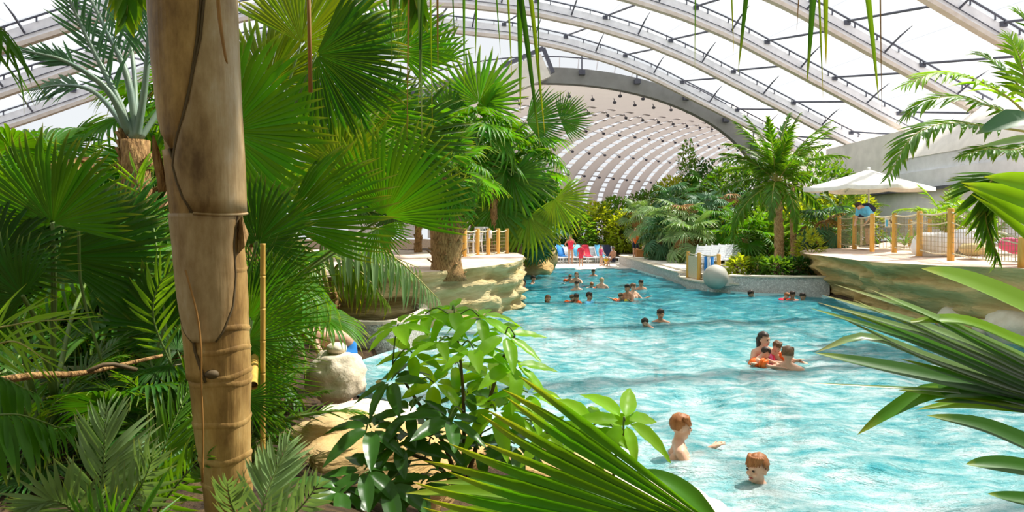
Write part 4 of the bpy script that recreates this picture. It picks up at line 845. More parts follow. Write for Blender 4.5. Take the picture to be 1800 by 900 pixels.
# plants round the right terrace
fan_palm('feather_palm','bright yellow-green feather palm before the grey building',(P(1668,340,19.5).x,19.5,1.5),.4,FEA['lime'],10,(.08,.06),'stem',(0,0),55,86,1.25,601,cat='palm',rings=0)
fan_palm('feather_palm','green feather palm behind the white terrace boulders',(P(1730,330,18).x,18,1.5),.4,FEA['areca'],12,(.08,.06),'stem',(0,0),0,80,1.0,602,cat='palm',rings=0)
fan_palm('feather_palm','leafy feather palm under the parasol beside the building',(P(1480,350,29).x,29,.8),1.6,FEA['areca'],16,(.1,.08),'bark',(0,0),-20,80,1.3,603)
fan_palm('feather_palm','yellowish feather palm left of the parasol pole',(P(1440,370,27).x,27,.8),1.2,FEA['lime'],14,(.1,.08),'bark',(0,0),-20,80,1.2,604)
for i,(x,y,Y) in enumerate(((1590,366,24.5),(1612,368,24.5),(1570,368,25))):
    c=P(x,y,Y); b=thing('grass_tuft','low tuft of green blades behind the terrace fence','grass',(c.x,Y,1.5),'grass tufts behind the terrace fence')
    rs=random.Random(i+9)
    for j in range(22):
        a=rs.uniform(0,2*PI); e=math.radians(rs.uniform(35,85)); D=V((math.cos(a)*math.cos(e),math.sin(a)*math.cos(e),math.sin(e))); Y_=D.cross(V((0,0,1))).normalized(); Z_=Y_.cross(D); l=rs.uniform(.5,.95); p=V((c.x,Y,1.52))
        inst('blade',leaflet_mesh(2,M['fan'],.04),b,Matrix(((D.x*l,Y_.x*l,Z_.x*l,p.x),(D.y*l,Y_.y*l,Z_.y*l,p.y),(D.z*l,Y_.z*l,Z_.z*l,p.z),(0,0,0,1))))
for i,(x,Y,m,lb) in enumerate([(1300,22.9,'shrub_yellow','lime-green trailing plant next to the stone ball'),(1335,22.7,'shrub','green trailing plant in the middle of the straight planter'),(1365,22.3,'shrub','round green plant beside the small white box'),(1400,22.4,'shrub_dark','dark plant at the terrace end of the planter'),(1425,22.8,'shrub_yellow','yellowish bushy plant behind the planter')]):
    shrub('shrub',lb,(P(x,0,Y).x,Y,.5),(.5,.45,.33 if i<4 else .8),420,.2,m,620+i,None,4,'plant')
# ---- feather palm in the right upper corner, its arching fronds
RP=thing('feather_palm','feather palm with arching fronds before the roof and the grey building','palm tree',V((P(1835,400,13.00).x,13.0,1.5)))
inst('trunk',trunk_mesh('trunk',2.55,.14,.12,M['bark_grey'],(0,0),1,31),RP,Matrix.Translation(V((P(1835,400,13.00).x,13.0,1.5))))
for i,(ct,ln,n) in enumerate([([(1830,235,13.00),(1735,222,13.00),(1655,218,12.86),(1600,245,12.71),(1562,310,12.57)],.42,26),([(1830,230,13.00),(1760,195,13.29),(1690,172,13.43),(1630,178,13.58),(1590,205,13.72)],.38,24),([(1830,225,13.00),(1770,170,12.86),(1710,138,12.71),(1650,128,12.57),(1588,150,12.42)],.42,26),([(1832,225,13.00),(1805,150,13.29),(1790,95,13.43),(1772,62,13.58)],.35,18),([(1830,220,13.00),(1790,150,13.58),(1745,108,13.87),(1722,92,14.16)],.32,16),([(1840,230,13.00),(1790,262,12.71),(1735,262,12.57),(1690,275,12.42)],.34,18),([(1835,225,13.00),(1830,130,13.00),(1815,60,13.00),(1790,20,13.00)],.4,18)]):
    hero_frond(RP,[P(*c) for c in ct],ln*1.1*1.444,n+6,'lime' if i in (2,3) else 'feather','stem_yellow',.052,(0,-.35,1),(62,28),20,1,.028,.2,hangv=.25,seed=640+i)
mb=MB(); X,Y_,Z_=frame_img(190,10,40); put_leaflet(mb,LA[1],P(1815,205,11.84),X,Y_,Z_,1.08,.23); mb.build('broad_leaf',M['blue'],RP,label='broad blue-green leaf')
mb=MB(); X,Y_,Z_=frame_img(186,10,20); put_leaflet(mb,LA[1],P(1830,240,11.56),X,Y_,Z_,1.15,.07); mb.build('broad_leaf',M['silver'],RP)
# ---- coconut frond hanging before the terrace at the right edge
RH=thing('feather_palm','hanging green frond with a bright split leaf before the terrace fence','palm frond',V((P(1930,400,3.2).x,3.2,gz(P(1930,400,3.2).x,3.2))))
hero_frond(RH,[V((P(1930,400,3.2).x,3.2,gz(P(1930,400,3.2).x,3.2))),P(1925,640,3.2),P(1900,470,3.2),P(1850,360,3.2),P(1790,318,3.2),P(1742,318,3.2),P(1732,380,3.2),P(1752,450,3.2)],.26,40,'feather','stem_yellow',.016,(0,-1,.6),(60,30),5,1,.011,.58,hangv=.7,seed=660)
for i,(a,b,hw,mt) in enumerate([((1850,372),(1712,312),20,'lime'),((1860,470),(1735,332),11,'lime'),((1830,330),(1742,305),18,'lime'),((1850,420),(1720,318),17,'lime')]):
    p0=P(*a,3.05);p1=P(*b,3.05); D=p1-p0; l=D.length; D.normalize(); Z_=(V((0,-1,.3))-D*V((0,-1,.3)).dot(D)).normalized(); Y_=Z_.cross(D); mb=MB(); put_leaflet(mb,LA[1],p0,D,Y_,Z_,l,hw/FPX*3.05); mb.build('split_leaf',M[mt],RH)
# ---- long blades of a big frond reaching in from the right, close by
def ribbon(root,name,pts,hw,mat,Y=1.7,fold=.35,nrm=(0,-.75,.65),dep=0):
    """single long leaflet along photo points at a real distance; half width in metres"""
    q=spline([P(x,y,Y+dep*i) for i,(x,y) in enumerate(pts)],14); vs=[];t=[]; nv=V(nrm)
    for i,p in enumerate(q):
        T=(q[min(i+1,13)]-q[max(i-1,0)]).normalized(); S=T.cross(nv).normalized(); U=S.cross(T); f=i/13
        wq=hw*(min(1,.22+2.6*f) if f<.3 else max(0,1-((f-.3)/.7)**1.9)**.85)
        for s in (1,.5,0,-.5,-1): vs.append(p+S*s*wq+U*(abs(s)*fold*wq)); t.append(f)
    mb=MB(); mb.add(vs,[(i*5+j,i*5+j+1,i*5+j+6,i*5+j+5) for i in range(13) for j in range(4)],0,t); return mb.build(name,M[mat],root)
RF=thing('palm_frond','big glossy frond of long strap leaflets reaching over the pool','palm frond',V((P(2010,800,1.9).x,1.9,.93)))
stem=spline([V((P(2010,800,1.9).x,1.9,.93)),P(1950,960,1.8),P(1918,850,1.76),P(1912,745,1.75),P(1910,660,1.75),P(1912,580,1.75),P(1916,500,1.78)],14); mb=MB(); mb.tube(stem,[.022-.0008*i for i in range(14)],8); mb.build('rachis',M['stem_yellow'],RF)
SIL='silver'
for pts,w_,mt in [([(1905,690),(1800,640),(1660,567),(1465,499)],.013,'silver'),([(1905,680),(1800,632),(1640,558),(1530,509)],.012,'silver'),([(1910,700),(1800,655),(1640,580),(1445,518)],.014,'silver'),([(1910,712),(1800,668),(1630,592),(1435,531)],.013,'silver'),([(1910,720),(1800,684),(1600,600),(1423,541)],.014,'fan_deep'),([(1912,726),(1800,692),(1650,640),(1524,594),(1432,620)],.015,'silver'),([(1912,732),(1800,702),(1650,668),(1520,640),(1430,620)],.02,'fan_deep'),([(1912,715),(1800,676),(1650,612),(1480,545)],.014,'fan'),([(1915,740),(1800,712),(1690,690),(1400,672)],.006,'silver'),
   ([(1912,600),(1800,545),(1700,500),(1619,472)],.036,'lime'),([(1912,650),(1800,609),(1690,566),(1585,567)],.018,'lime'),([(1915,745),(1800,712),(1690,694),(1578,686)],.02,'lime'),([(1915,720),(1800,700),(1650,690),(1570,722),(1506,765)],.017,'fan'),([(1915,735),(1800,720),(1690,712),(1610,720)],.012,'lime'),([(1915,830),(1800,782),(1720,750),(1628,730)],.022,'fan_deep'),([(1915,850),(1800,826),(1740,818),(1697,816)],.018,'fan_deep'),([(1915,890),(1800,880),(1735,868)],.014,'fan_deep'),([(1912,708),(1800,662),(1660,600),(1500,527)],.012,'silver'),([(1912,722),(1800,690),(1620,625),(1480,560)],.012,'silver'),([(1912,698),(1800,648),(1700,596),(1600,540)],.012,'fan'),([(1912,728),(1800,698),(1700,668),(1580,630)],.014,'fan'),([(1915,742),(1800,720),(1720,705),(1640,706)],.014,'fan_deep')]:
    ribbon(RF,'leaflet',pts,w_*1.8,mt,1.75,nrm=(-.1,-.5,.85))
# ---- pleated leaf across the bottom
BL=thing('pleated_palm','large pleated palm leaf spread over the near pool edge','palm',V((P(1290,990,2.1).x,2.1,.9)))
hero_fan(BL,(1300,958,2.1),585,161,'fan',18,-8,44,17,.72,(1330,1120,2.1),.03,.06,.02,700,'stem',.014,0.0,.55,secs=9,lift=0)
ribbon(BL,'leaf_lobe',[(1290,955),(1215,872),(1155,838),(1100,834)],.03,'fan',2.05,.25,(0,-.7,.7))
for pts,w_ in [([(1290,960),(1100,880),(920,850),(755,848)],.03),([(1290,965),(1060,905),(850,868),(712,867)],.035),([(1290,975),(1060,930),(860,905),(760,905)],.035)]: ribbon(BL,'leaf_segment',pts,w_,'lime' if w_>.03 else 'fan',2.0,.4,(0,-.6,.8))
# ---- umbrella bush by the pool edge
UB=thing('umbrella_bush','umbrella bush with glossy palm-shaped leaves above the pool edge rocks','bush',V((P(812,880,4).x,4.0,.55)))
b0=V((P(812,880,4).x,4.0,.55)); stems=[[b0,P(816,760,4.0),P(812,660,4.0),P(800,560,4.05)],[b0,P(850,740,3.95),P(880,640,3.95),P(905,590,3.9)],[b0,P(780,780,4.0),P(730,700,4.0),P(690,640,4.1)],[b0,P(770,820,3.9),P(700,790,3.8),P(640,770,3.7)]]
for i,s in enumerate(stems): mb=MB(); mb.tube(spline(s,12),[.016-.0009*j for j in range(12)],6); mb.build('stem',M['twig'],UB)
def compound(root,c,src,n,ln,mat,rs,tilt=.28,first=0,full=2*PI,seed=0,flat=None):
    mb=MB(); mid=src.lerp(c,.6)+V((0,0,.05)); mb.tube(spline([src,mid,c],7),.005,5); lf=mb.build('leaf',M['stem'],root)
    nr=(V((rs.uniform(-.4,.4),-tilt+rs.uniform(-.2,.2),1)) if flat is None else V(flat)).normalized(); e1=nr.cross(V((0,1,.2))).normalized(); e2=nr.cross(e1)
    for i in range(n):
        a=first+full*i/n+rs.uniform(-.12,.12); D=(e1*math.cos(a)+e2*math.sin(a)-nr*rs.uniform(-.02,.3)).normalized(); Y_=nr.cross(D).normalized(); Z_=D.cross(Y_); l=ln*rs.uniform(.75,1.1); p=c+D*.03
        inst('leaflet',rs.choice(OV[mat]),lf,Matrix(((D.x*l,Y_.x*l,Z_.x*l,p.x),(D.y*l,Y_.y*l,Z_.y*l,p.y),(D.z*l,Y_.z*l,Z_.z*l,p.z),(0,0,0,1))))
rs=random.Random(21)
for x,y,Y,m in [(700,570,4.0,'bush_lime'),(748,552,4.1,'bush_lime'),(795,545,4.1,'bush_lime'),(842,556,4.0,'bush_lime'),(888,588,3.9,'bush_lime'),(772,600,3.9,'bush_lime'),(832,612,3.85,'bush_lime'),(905,640,3.85,'bush_lime'),(928,690,3.9,'bush_lime'),(688,668,3.95,'bush'),(722,722,3.8,'bush'),(762,672,4.1,'bush_lime'),(822,690,4.1,'bush'),(872,722,3.85,'bush_lime'),(700,780,3.7,'bush'),(762,772,3.8,'bush'),(842,790,3.85,'bush'),(652,752,3.7,'bush'),(905,780,3.9,'bush'),(640,826,3.5,'bush'),(725,620,4.1,'bush_lime'),(860,660,4.2,'bush_lime'),(680,850,3.5,'bush'),(790,735,3.7,'bush'),(800,640,4.3,'bush_lime'),(940,740,4.0,'bush'),(600,860,3.4,'bush'),(740,850,3.6,'bush')]:
    c=P(x,y,Y); src=min((q for s in stems for q in spline(s,12)[3:]),key=lambda q:(q-c).length+ (0.3 if q.z>c.z else 0)); compound(UB,c,src,7,.27,m,rs)
YB=thing('umbrella_bush','lime-green umbrella leaf shoot hanging over the near water','bush',V((P(1085,905,3.0).x,3.0,.6)))
yb=V((P(1085,905,3.0).x,3.0,.6)); ym=P(1095,770,3.0); mb=MB(); mb.tube(spline([yb,P(1078,830,3.0),P(1100,755,3.0)],8),.007,6); mb.build('stem',M['twig'],YB)
for x,y,n,f,fu in ((1042,748,7,0,2*PI),(1098,740,7,0,2*PI),(960,760,5,1,5),(1010,770,4,2,4)):
    compound(YB,P(x,y,3.0),ym if x>1000 else P(1000,830,3.05),n,.235 if n==7 else .16,'bush_lime',rs,flat=(rs.uniform(-.2,.2),-.55,.8),first=f,full=fu)
# ---- leaflets hanging in from a frond above
def overhead(ctrl,Y,items):
    q=spline(ctrl,40); mb=MB(); mb.tube(q,[.022-.0004*i for i in range(40)],6); ra=mb.build('frond',M['stem'],tr,label='long frond of the sheathed palm arching overhead')
    for (x0,x1,y1,hw,mt) in items:
        X0=P(x0,0,Y).x; p=min(q,key=lambda r:abs(r.x-X0)+(9 if r.x<q[6].x else 0)); y0=HZ-(p.z-CAMH)*FPX/Y
        ribbon(ra,'leaflet',[(x0,y0),(x0*.6+x1*.4,y0*.55+y1*.45-30),(x1,y1)],hw,mt,Y,.3,(.15,-1,.1))
overhead([tt,V((-.75,2.2,4.45)),V((.2,2.0,3.75)),V((.75,2.0,3.25)),V((1.35,2.0,3.0))],2.0,[(1335,1297,130,.012,'fan_deep'),(1440,1418,152,.014,'fan_deep'),(1448,1452,118,.012,'fan_yellow'),(1432,1447,180,.005,'fan_yellow'),(1508,1545,178,.012,'lime'),(1275,1290,100,.005,'fan_yellow'),(1225,1221,130,.004,'fan'),(1415,1400,60,.004,'dry'),(1545,1550,200,.003,'dry')])
overhead([tt,V((-1.0,2.62,4.0)),V((-.6,2.6,3.5)),V((-.2,2.6,3.3)),V((.2,2.6,3.22))],2.6,[(905,950,262,.012,'fan_deep'),(925,958,240,.009,'fan_yellow'),(912,915,200,.012,'fan'),(735,742,250,.008,'silver'),(748,735,190,.008,'fan_deep'),(680,690,130,.006,'fan_deep'),(700,700,110,.005,'fan_deep'),(768,770,150,.005,'dry'),(815,816,170,.006,'fan'),(838,836,110,.006,'fan'),(865,880,100,.004,'fan'),(888,900,140,.005,'fan_yellow'),(945,948,200,.003,'fan_deep'),(720,715,260,.004,'dry'),(755,760,230,.004,'fan_yellow'),(790,800,90,.004,'fan_deep')])
st=thing('hanging_dry_leaf','thin orange dry stalk hanging in front of the bright fan leaves','stalk',P(545,-40,3.0)); mb=MB(); mb.tube([P(541,-90,3.0),P(544,60,3.0),P(546,162,3.0)],[.008,.009,.01],7); mb.build('stalk',M['stem_dry'],st)
# ---- rocks
from mathutils import noise as _ns
def boulder(label,c,r,m='stone_pale',seed=0,flat=.55,amp=.16,cat='rock',name='boulder',group=None,steps=0):
    def fn(p):
        n=p*(1+amp*_ns.fractal(p*1.6+V((seed,seed*.7,0)),1,2,4)); 
        if n.z>flat: n.z=flat+(n.z-flat)*.25
        if steps: n=n*(1+.05*math.sin(n.z*9+2*_ns.noise(p*2+V((seed,0,0)))))
        return n
    mb=MB(); mb.ball(c,r,34,22,Matrix.Rotation(seed,3,'Z'),0,fn); o=mb.build(name,M[m]); return tag(o,label,cat,group)
boulder('rounded pale boulder with carved hollows beside the pebble planter',P(592,660,6.6),(.27,.30,.30),'stone_pale',1,.7,.22,steps=1)
boulder('flat oval stone lying on top of the pale boulder',P(592,612,6.6),(.13,.10,.065),'stone_pale',2,.7,.06)
boulder('low pale rock ledge next to the rounded boulder',P(645,735,5.6),(.42,.35,.16),'stone_pale',3,.5,.2)
boulder('tan rock face under the umbrella bush',P(665,840,4.7),(.62,.5,.50),'rock_warm',4,.6,.25,steps=1)
boulder('tall tan rock edge below the carved boulder',P(585,800,5.2),(.22,.4,.45),'rock_warm',5,.6,.25,steps=1)
boulder('small rounded pebble resting on the rock ledge',P(622,722,5.4),(.09,.07,.05),'stone_pale',6,.6,.1)
boulder('rock slab at the waterline behind the umbrella bush',P(760,800,5.6),(.5,.4,.3),'rock_warm',7,.5,.25,steps=1)
boulder('pale stone at the near water edge beside the pleated leaf',G(1240,905,.05),(.22,.18,.14),'stone_pale',8,.5,.15)
boulder('rock at the near waterline under the lime umbrella leaf',V((.45,5.75,.0)),(.6,.4,.3),'rock_warm',9,.5,.2)
boulder('rock at the near waterline hidden behind the pleated leaf',V((1.1,5.2,.0)),(.5,.35,.25),'stone_pale',12,.5,.2)
boulder('white boulder at the mouth of the terrace cave',P(1685,562,14.2),(.45,.4,.34),'stone_pale',10,.8,.08)
boulder('large white boulder right of the cave mouth',P(1792,578,12.6),(.7,.5,.42),'stone_pale',11,.8,.08)
boulder('small white boulder between the two cave boulders',P(1738,577,13.2),(.3,.25,.22),'stone_pale',13,.8,.08)
boulder('sandy rounded rock at the left end of the beach',P(938,472,31),(1.1,.9,.55),'rock_warm',14,.8,.15)
boulder('tall tan rock behind the sandy beach rock',P(955,455,33),(.7,.6,.9),'rock_warm',15,.8,.2)
sb=thing('stone_ball','large smooth grey stone ball set in the pool wall','stone ball',P(1258,505,21.9))
mb=MB(); mb.ball(P(1258,487,21.9),.41,32,20); mb.build('ball',M['stone_ball'] if 'stone_ball' in M else solid('stone_ball',[(.36,.35,.29),(.48,.46,.40)],3,.6),sb)
# ================================================================ FURNITURE, FENCES, PARASOL
M['cloth_white']=solid('parasol_cloth',(.86,.83,.76),4,.8)
M['blue_cloth']=solid('blue_cloth',(.03,.22,.62),6,.8)
M['sky_cloth']=solid('light_blue_cloth',(.15,.55,.85),6,.8)
M['red_cloth']=solid('red_cloth',(.75,.04,.08),6,.8)
M['navy']=solid('navy_cloth',(.02,.025,.06),6,.8)
M['orange']=solid('orange_vinyl',(.95,.16,.02),6,.35)
M['yellow']=solid('yellow_vinyl',(.9,.62,.03),6,.35)
M['pink']=solid('pink_cloth',(.85,.12,.28),6,.6)
M['wood_dark']=solid('wood_brown',(.36,.16,.05),6,.6,stretch=(6,6,1))
M['steel']=solid('steel_pole',(.62,.64,.66),6,.35,metal=.6)
def fence(name,label,posts,h,ropes,net_to,pr=.07,netgap=.11):
    """posts: world base points; each post, rope and net field is a part"""
    root=thing(name,label,'fence',posts[0]); tops=[]
    for i,p in enumerate(posts):
        hh=h[i] if hasattr(h,'__len__') else h; rs=random.Random(i); tops.append(hh)
        mb=MB(); mb.tube([p+V((0,0,-.08)),p+V((0,0,.3)),p+V((.01,0,hh-.02)),p+V((.01,0,hh))],[pr*1.05,pr,pr*.95,pr*.8],10); mb.build('post',M['post'],root)
    for i in range(len(posts)-1):
        a,b=posts[i],posts[i+1]
        for f in ropes:
            A_=a+V((0,0,tops[i]*f)); B_=b+V((0,0,tops[i+1]*f)); mid=(A_+B_)/2-V((0,0,.05)); mb=MB(); mb.tube(spline([A_,mid,B_],8),.022 if f>.8 else .014,6); mb.build('rope',M['rope'],root)
        mb=MB(); L_=(b-a).length; n=max(3,int(L_/netgap)); m=max(3,int(tops[i]*net_to/netgap))
        for j in range(1,n):
            q=a.lerp(b,j/n); mb.beam(q+V((0,0,.02)),q+V((0,0,tops[i]*net_to)),.008,.008)
        for j in range(1,m+1):
            z=V((0,0,tops[i]*net_to*j/m)); mb.beam(a+z,b+z,.008,.008)
        mb.build('net',M['net'],root,False)
    return root
pr=[P(1475,437,24.5),P(1502,437,23),P(1533,440,20.5),P(1572,441,19.8),P(1616,445,17.4),P(1671,450,14.9),P(1797,455,12.2),P(1900,455,11.5)]
for p in pr: p.z=1.52
fence('rope_fence','wooden post and rope fence on the overhanging rock terrace',pr,[1.12,1.12,1.12,1.12,1.12,1.12,.5,1.1],(.93,.72,.08),.9)
pl_=[P(790,458,18.4),P(816,454,19.2),P(839,451.5,20.2),P(858,450,20.8),P(875,448,21.5),P(891,446,22.5)]
for p in pl_: p.z=1.3
fence('rope_fence','wooden post and net fence on the pale rock terrace',pl_,.87,(.93,.12),.9,.07)
bp=[P(1634,425,23),P(1600,425,25.5)]
for p in bp: p.z=1.52
fence('rope_fence','rear post fence behind the white terrace boulders',bp,1.0,(.9,),.0+.6,.07)
qp=[V((6.62,24.6,.3)),V((6.72,23.5,.3)),V((7.15,22.65,.3))]
q=fence('rope_posts','three wooden posts with rope panels on the low quay wall',qp,[1.0,1.0,.98],(.95,.1),.85,.075,.07)
mb=MB(); mb.beam(V((6.62,24.6,.75)),V((6.7,23.6,.75)),.03,.8); mb.build('rope_panel',M['rope'],q,False)
tw=thing('beach_towel','blue striped towel hanging over the quay rope between the posts','towel',V((6.95,23.05,.32)))
for i in range(3):
    mb=MB(); mb.box(V((6.86+.07*i,23.15-.13*i,.78)),(.075,.09,.8),Matrix.Rotation(-1.1,3,'Z')); mb.build('stripe',M['blue_cloth'] if i!=1 else M['white_paint'],tw)
# notice on the terrace fence
sg=thing('notice_board','small white notice with a dark curved mark on the terrace fence','sign',P(1563,391,20.0)-V((0,0,.15)))
c=P(1563,391,20.0); mb=MB(); mb.box(c,(.25,.03,.3)); mb.build('board',M['white_paint'],sg,False)
mb=MB(); mb.box(c+V((-.085,-.018,-.02)),(.06,.01,.2)); mb.build('blue_field',M['sky_cloth'],sg,False)
mb=MB(); mb.tube([c+V((.0+.055*math.sin(a),-.022,.07*math.cos(a))) for a in [PI*i/9 for i in range(10)]],.017,6); mb.build('mark',M['navy'],sg)
# parasol
uc=P(1527,330,23.3); ub=V((uc.x,23.3,1.5)); um=thing('parasol','large square white parasol on the rock terrace','parasol',ub)
mb=MB(); mb.tube([ub,ub+V((0,0,2.72))],.03,10); mb.build('pole',M['steel'],um)
mb=MB(); mb.lathe(ub,[(.0,0),(.32,0),(.32,.05),(.1,.09),(.05,.25),(0,.25)],20); mb.build('base',M['grey_dark'],um)
zc=ub.z+2.78; ze=ub.z+2.16; K=24; vs=[V((ub.x,ub.y,zc))]; ringN=8
rot=math.radians(38); half=1.58
def sq(a,k):
    c_,s_=math.cos(a),math.sin(a); m_=half/max(abs(c_),abs(s_)); x,y=c_*m_*k,s_*m_*k
    return V((ub.x+x*math.cos(rot)-y*math.sin(rot),ub.y+x*math.sin(rot)+y*math.cos(rot),0))
for r in range(1,ringN+1):
    k=r/ringN
    for j in range(K):
        a=2*PI*j/K; p=sq(a,k); f=abs(math.sin(2*(a)))  # ribs at sides and corners
        d=(a%(PI/4))/(PI/4); sag=.03*k*math.sin(PI*d); corner=abs(math.sin(2*a)); p.z=zc+(ze-zc)*(k**.9)*(1-.0*f)-sag-.05*k*corner; vs.append(p)
fs=[(0,1+j,1+(j+1)%K) for j in range(K)]+[(1+r*K+j,1+(r+1)*K+j,1+(r+1)*K+(j+1)%K,1+r*K+(j+1)%K) for r in range(ringN-1) for j in range(K)]
b0=len(vs); vs+=[v-V((0,0,.12)) for v in vs[1+(ringN-1)*K:1+ringN*K]]; fs+=[(1+(ringN-1)*K+j,b0+j,b0+(j+1)%K,1+(ringN-1)*K+(j+1)%K) for j in range(K)]
mb=MB(); mb.add(vs,fs); mb.build('canopy',M['cloth_white'],um)
for j in range(8):
    e=sq(2*PI*j/8,.97); e.z=ze-.03-(.05 if j%2 else 0); mb=MB(); mb.beam(V((ub.x,ub.y,zc-.08)),e,.025,.025); mb.build('rib',M['steel'],um,False)
mb=MB(); mb.ball(V((ub.x,ub.y,zc+.03)),(.06,.06,.05),10,8); mb.build('finial',M['white_paint'],um)
# loungers
def lounger_parts():
    f=MB(); f.tube([V((-.31,-.95,.32)),V((-.31,.95,.32))],.025,6); f.tube([V((.31,-.95,.32)),V((.31,.95,.32))],.025,6)
    for y in (-.95,-.5,0,.45,.95): f.beam(V((-.31,y,.32)),V((.31,y,.32)),.04,.03)
    s=MB(); 
    for i in range(9): s.beam(V((-.29,-.88+i*.135,.345)),V((.29,-.88+i*.135,.345)),.11,.02)
    b=MB(); e=V((0,math.cos(math.radians(48)),math.sin(math.radians(48)))); o=V((0,.32,.36))
    for i in range(6): q=o+e*(.06+.125*i); b.beam(q-V((.29,0,0)),q+V((.29,0,0)),.10,.02,up=V((0,-e.z,e.y)))
    b.tube([o-V((.3,0,0)),o+e*.8-V((.3,0,0))],.025,6); b.tube([o+V((.3,0,0)),o+e*.8+V((.3,0,0))],.025,6)
    l=MB(); l.tube([V((0,0,.32)),V((0,0,0))],.024,6)
    return [('frame',f.mesh('frame',M['white_plastic'],False),V()),('seat_slats',s.mesh('seat_slats',M['white_plastic'],False),V()),('backrest',b.mesh('backrest',M['white_plastic'],False),V())]+[('leg',l.mesh('leg',M['white_plastic']),V((x,y,0))) for x in (-.28,.28) for y in (-.8,.75)]
LP=lounger_parts(); 
def lounger(loc,rz,label,group):
    t=thing('sun_lounger',label,'lounger',loc,group)
    for nm,me,off in LP: inst(nm,me,t,Matrix.Translation(V(loc))@Matrix.Rotation(rz,4,'Z')@Matrix.Translation(off))
bl=[(975,38.8),(990,39),(1006,39),(1019,39.1),(1034,39),(1047,39.2),(1059,39),(1073,39)]
for i,(x,Y) in enumerate(bl): lounger((P(x,0,Y).x,Y,beach_z(Y)),rs.uniform(-.1,.1)+.15,{1:'white beach lounger carrying a deep blue towel',3:'white beach lounger under a light blue towel',4:'white beach lounger under a red towel',6:'white beach lounger under a pale blue towel',7:'white beach lounger under a dark navy towel'}.get(i,'bare white slatted sun lounger in the row on the beach'),'loungers on the beach')
for i in range(8):
    f=i/7; x=1226+f*92; Y=26.2+f*4.6; lounger((P(x,0,Y).x+.1,Y,.53),-.55+rs.uniform(-.06,.06),'white slatted sun lounger in the row on the sun deck','loungers on the sun deck')
def towel(loc,rz,m,label):
    o=V(loc); R=Matrix.Rotation(rz,3,'Z'); e=V((0,math.cos(math.radians(48)),math.sin(math.radians(48)))); pr_=[V((0,-.3,.375)),V((0,.1,.375)),V((0,.34,.40)),V((0,.34,.40))+e*.35,V((0,.34,.42))+e*.8,V((0,.42,.35))+e*.75]
    vs=[];
    for p in pr_:
        for x in (-.24,-.08,.08,.24): vs.append(o+R@(p+V((x,0,.012*math.sin(x*20)))))
    mb=MB(); mb.add(vs,[(i*4+j,i*4+j+1,i*4+j+5,i*4+j+4) for i in range(5) for j in range(3)]); t=mb.build('beach_towel',m); md=t.modifiers.new('s','SOLIDIFY'); md.thickness=.02; md.offset=1; tag(t,label,'towel')
for (x,Y),m,lb in ((bl[3],M['sky_cloth'],'light blue towel draped over a beach lounger'),(bl[4],M['red_cloth'],'red towel draped over a beach lounger'),(bl[6],M['sky_cloth'],'pale blue towel on the lounger near the retaining wall'),(bl[7],M['navy'],'dark navy towel on the last beach lounger'),(bl[1],M['blue_cloth'],'deep blue towel on the second beach lounger')):
    towel((P(x,0,Y).x,Y,beach_z(Y)),.15,m,lb)
# plastic chairs on the left terrace
def chair(loc,rz,label):
    t=thing('plastic_chair',label,'chair',loc,None); R=Matrix.Translation(V(loc))@Matrix.Rotation(rz,4,'Z')
    def pt(nm,mb): inst(nm,mb.mesh(nm,M['white_plastic'],False),t,R)
    m=MB(); m.box((0,0,.42),(.46,.44,.03)); pt('seat',m)
    m=MB()
    for i in range(5): m.box((-.18+.09*i,.25,.66),(.045,.02,.42),Matrix.Rotation(-.18,3,'X'))
    m.box((0,.30,.87),(.44,.025,.06)); pt('backrest',m)
    for x in (-.2,.2):
        m=MB(); m.beam(V((x,-.2,.62)),V((x,.26,.66)),.05,.025); m.beam(V((x,-.2,.42)),V((x,-.2,.62)),.035,.035); pt('armrest',m)
        for y in (-.19,.19): m=MB(); m.beam(V((x,y,.42)),V((x*1.15,y*1.15,0)),.04,.04); pt('leg',m)
chair((P(806,0,21).x,21,1.33),.6,'white plastic armchair behind the first posts of the pale terrace')
chair((P(832,0,22).x,22,1.33),-.7,'white plastic armchair turned sideways on the pale terrace')
chair((P(849,0,23.5).x,23.5,1.33),.1,'white plastic armchair facing the pool on the pale terrace')
mb=MB(); mb.box(P(862,412,20.6),(.1,.03,.26)); tag(mb.build('notice_board',M['white_paint']),'narrow white notice hung on the pale terrace fence','sign')
# terrace boulders and bench things
boulder('white painted boulder with a dark hollow behind the terrace fence',P(1642,428,17.6)+V((0,0,-.05)),(.55,.45,.42),'white_paint',21,.8,.12)
boulder('grey boulder beside the white terrace boulder',P(1705,420,17.4)+V((0,0,-.05)),(.5,.4,.38),'wall_grey2',22,.8,.12)
boulder('woven beige floor cushion before the grey boulder',P(1712,436,15.8)+V((0,0,-.02)),(.42,.3,.18),'rock_pale',23,.7,.05,'cushion','floor_cushion')
boulder('crumpled white and pink towel heap behind the hanging frond',P(1785,425,13.6)+V((0,0,-.05)),(.32,.25,.2),'pink',24,.6,.2,'towel','towel_heap')
bx=thing('white_box','small white box standing in the planter','box',P(1378,478,22.6)-V((0,0,.1))); c=P(1378,468,22.6); mb=MB(); mb.box(c,(.24,.2,.42)); mb.build('body',M['white_plastic'],bx,False); mb=MB(); mb.box(c+V((0,0,.22)),(.27,.23,.03)); mb.build('lid',M['white_paint'],bx,False)
sp=thing('menu_stand','dark panel on a pale wooden stand behind the terrace fence','stand',P(1514,437,24)); c=P(1514,376,24)
mb=MB(); mb.box(c,(.28,.04,.42)); mb.build('panel',M['navy'],sp,False)
mb=MB(); mb.beam(c+V((-.17,0,-.25)),c+V((-.2,0,.26)),.05,.05); mb.beam(c+V((-.2,0,.25)),c+V((.17,0,.25)),.05,.05); mb.beam(c+V((.15,0,-.25)),c+V((.15,0,.25)),.04,.04); mb.beam(c+V((0,0,-.2)),V((c.x,c.y,1.5)),.05,.05); mb.build('frame',M['rope'],sp,False)
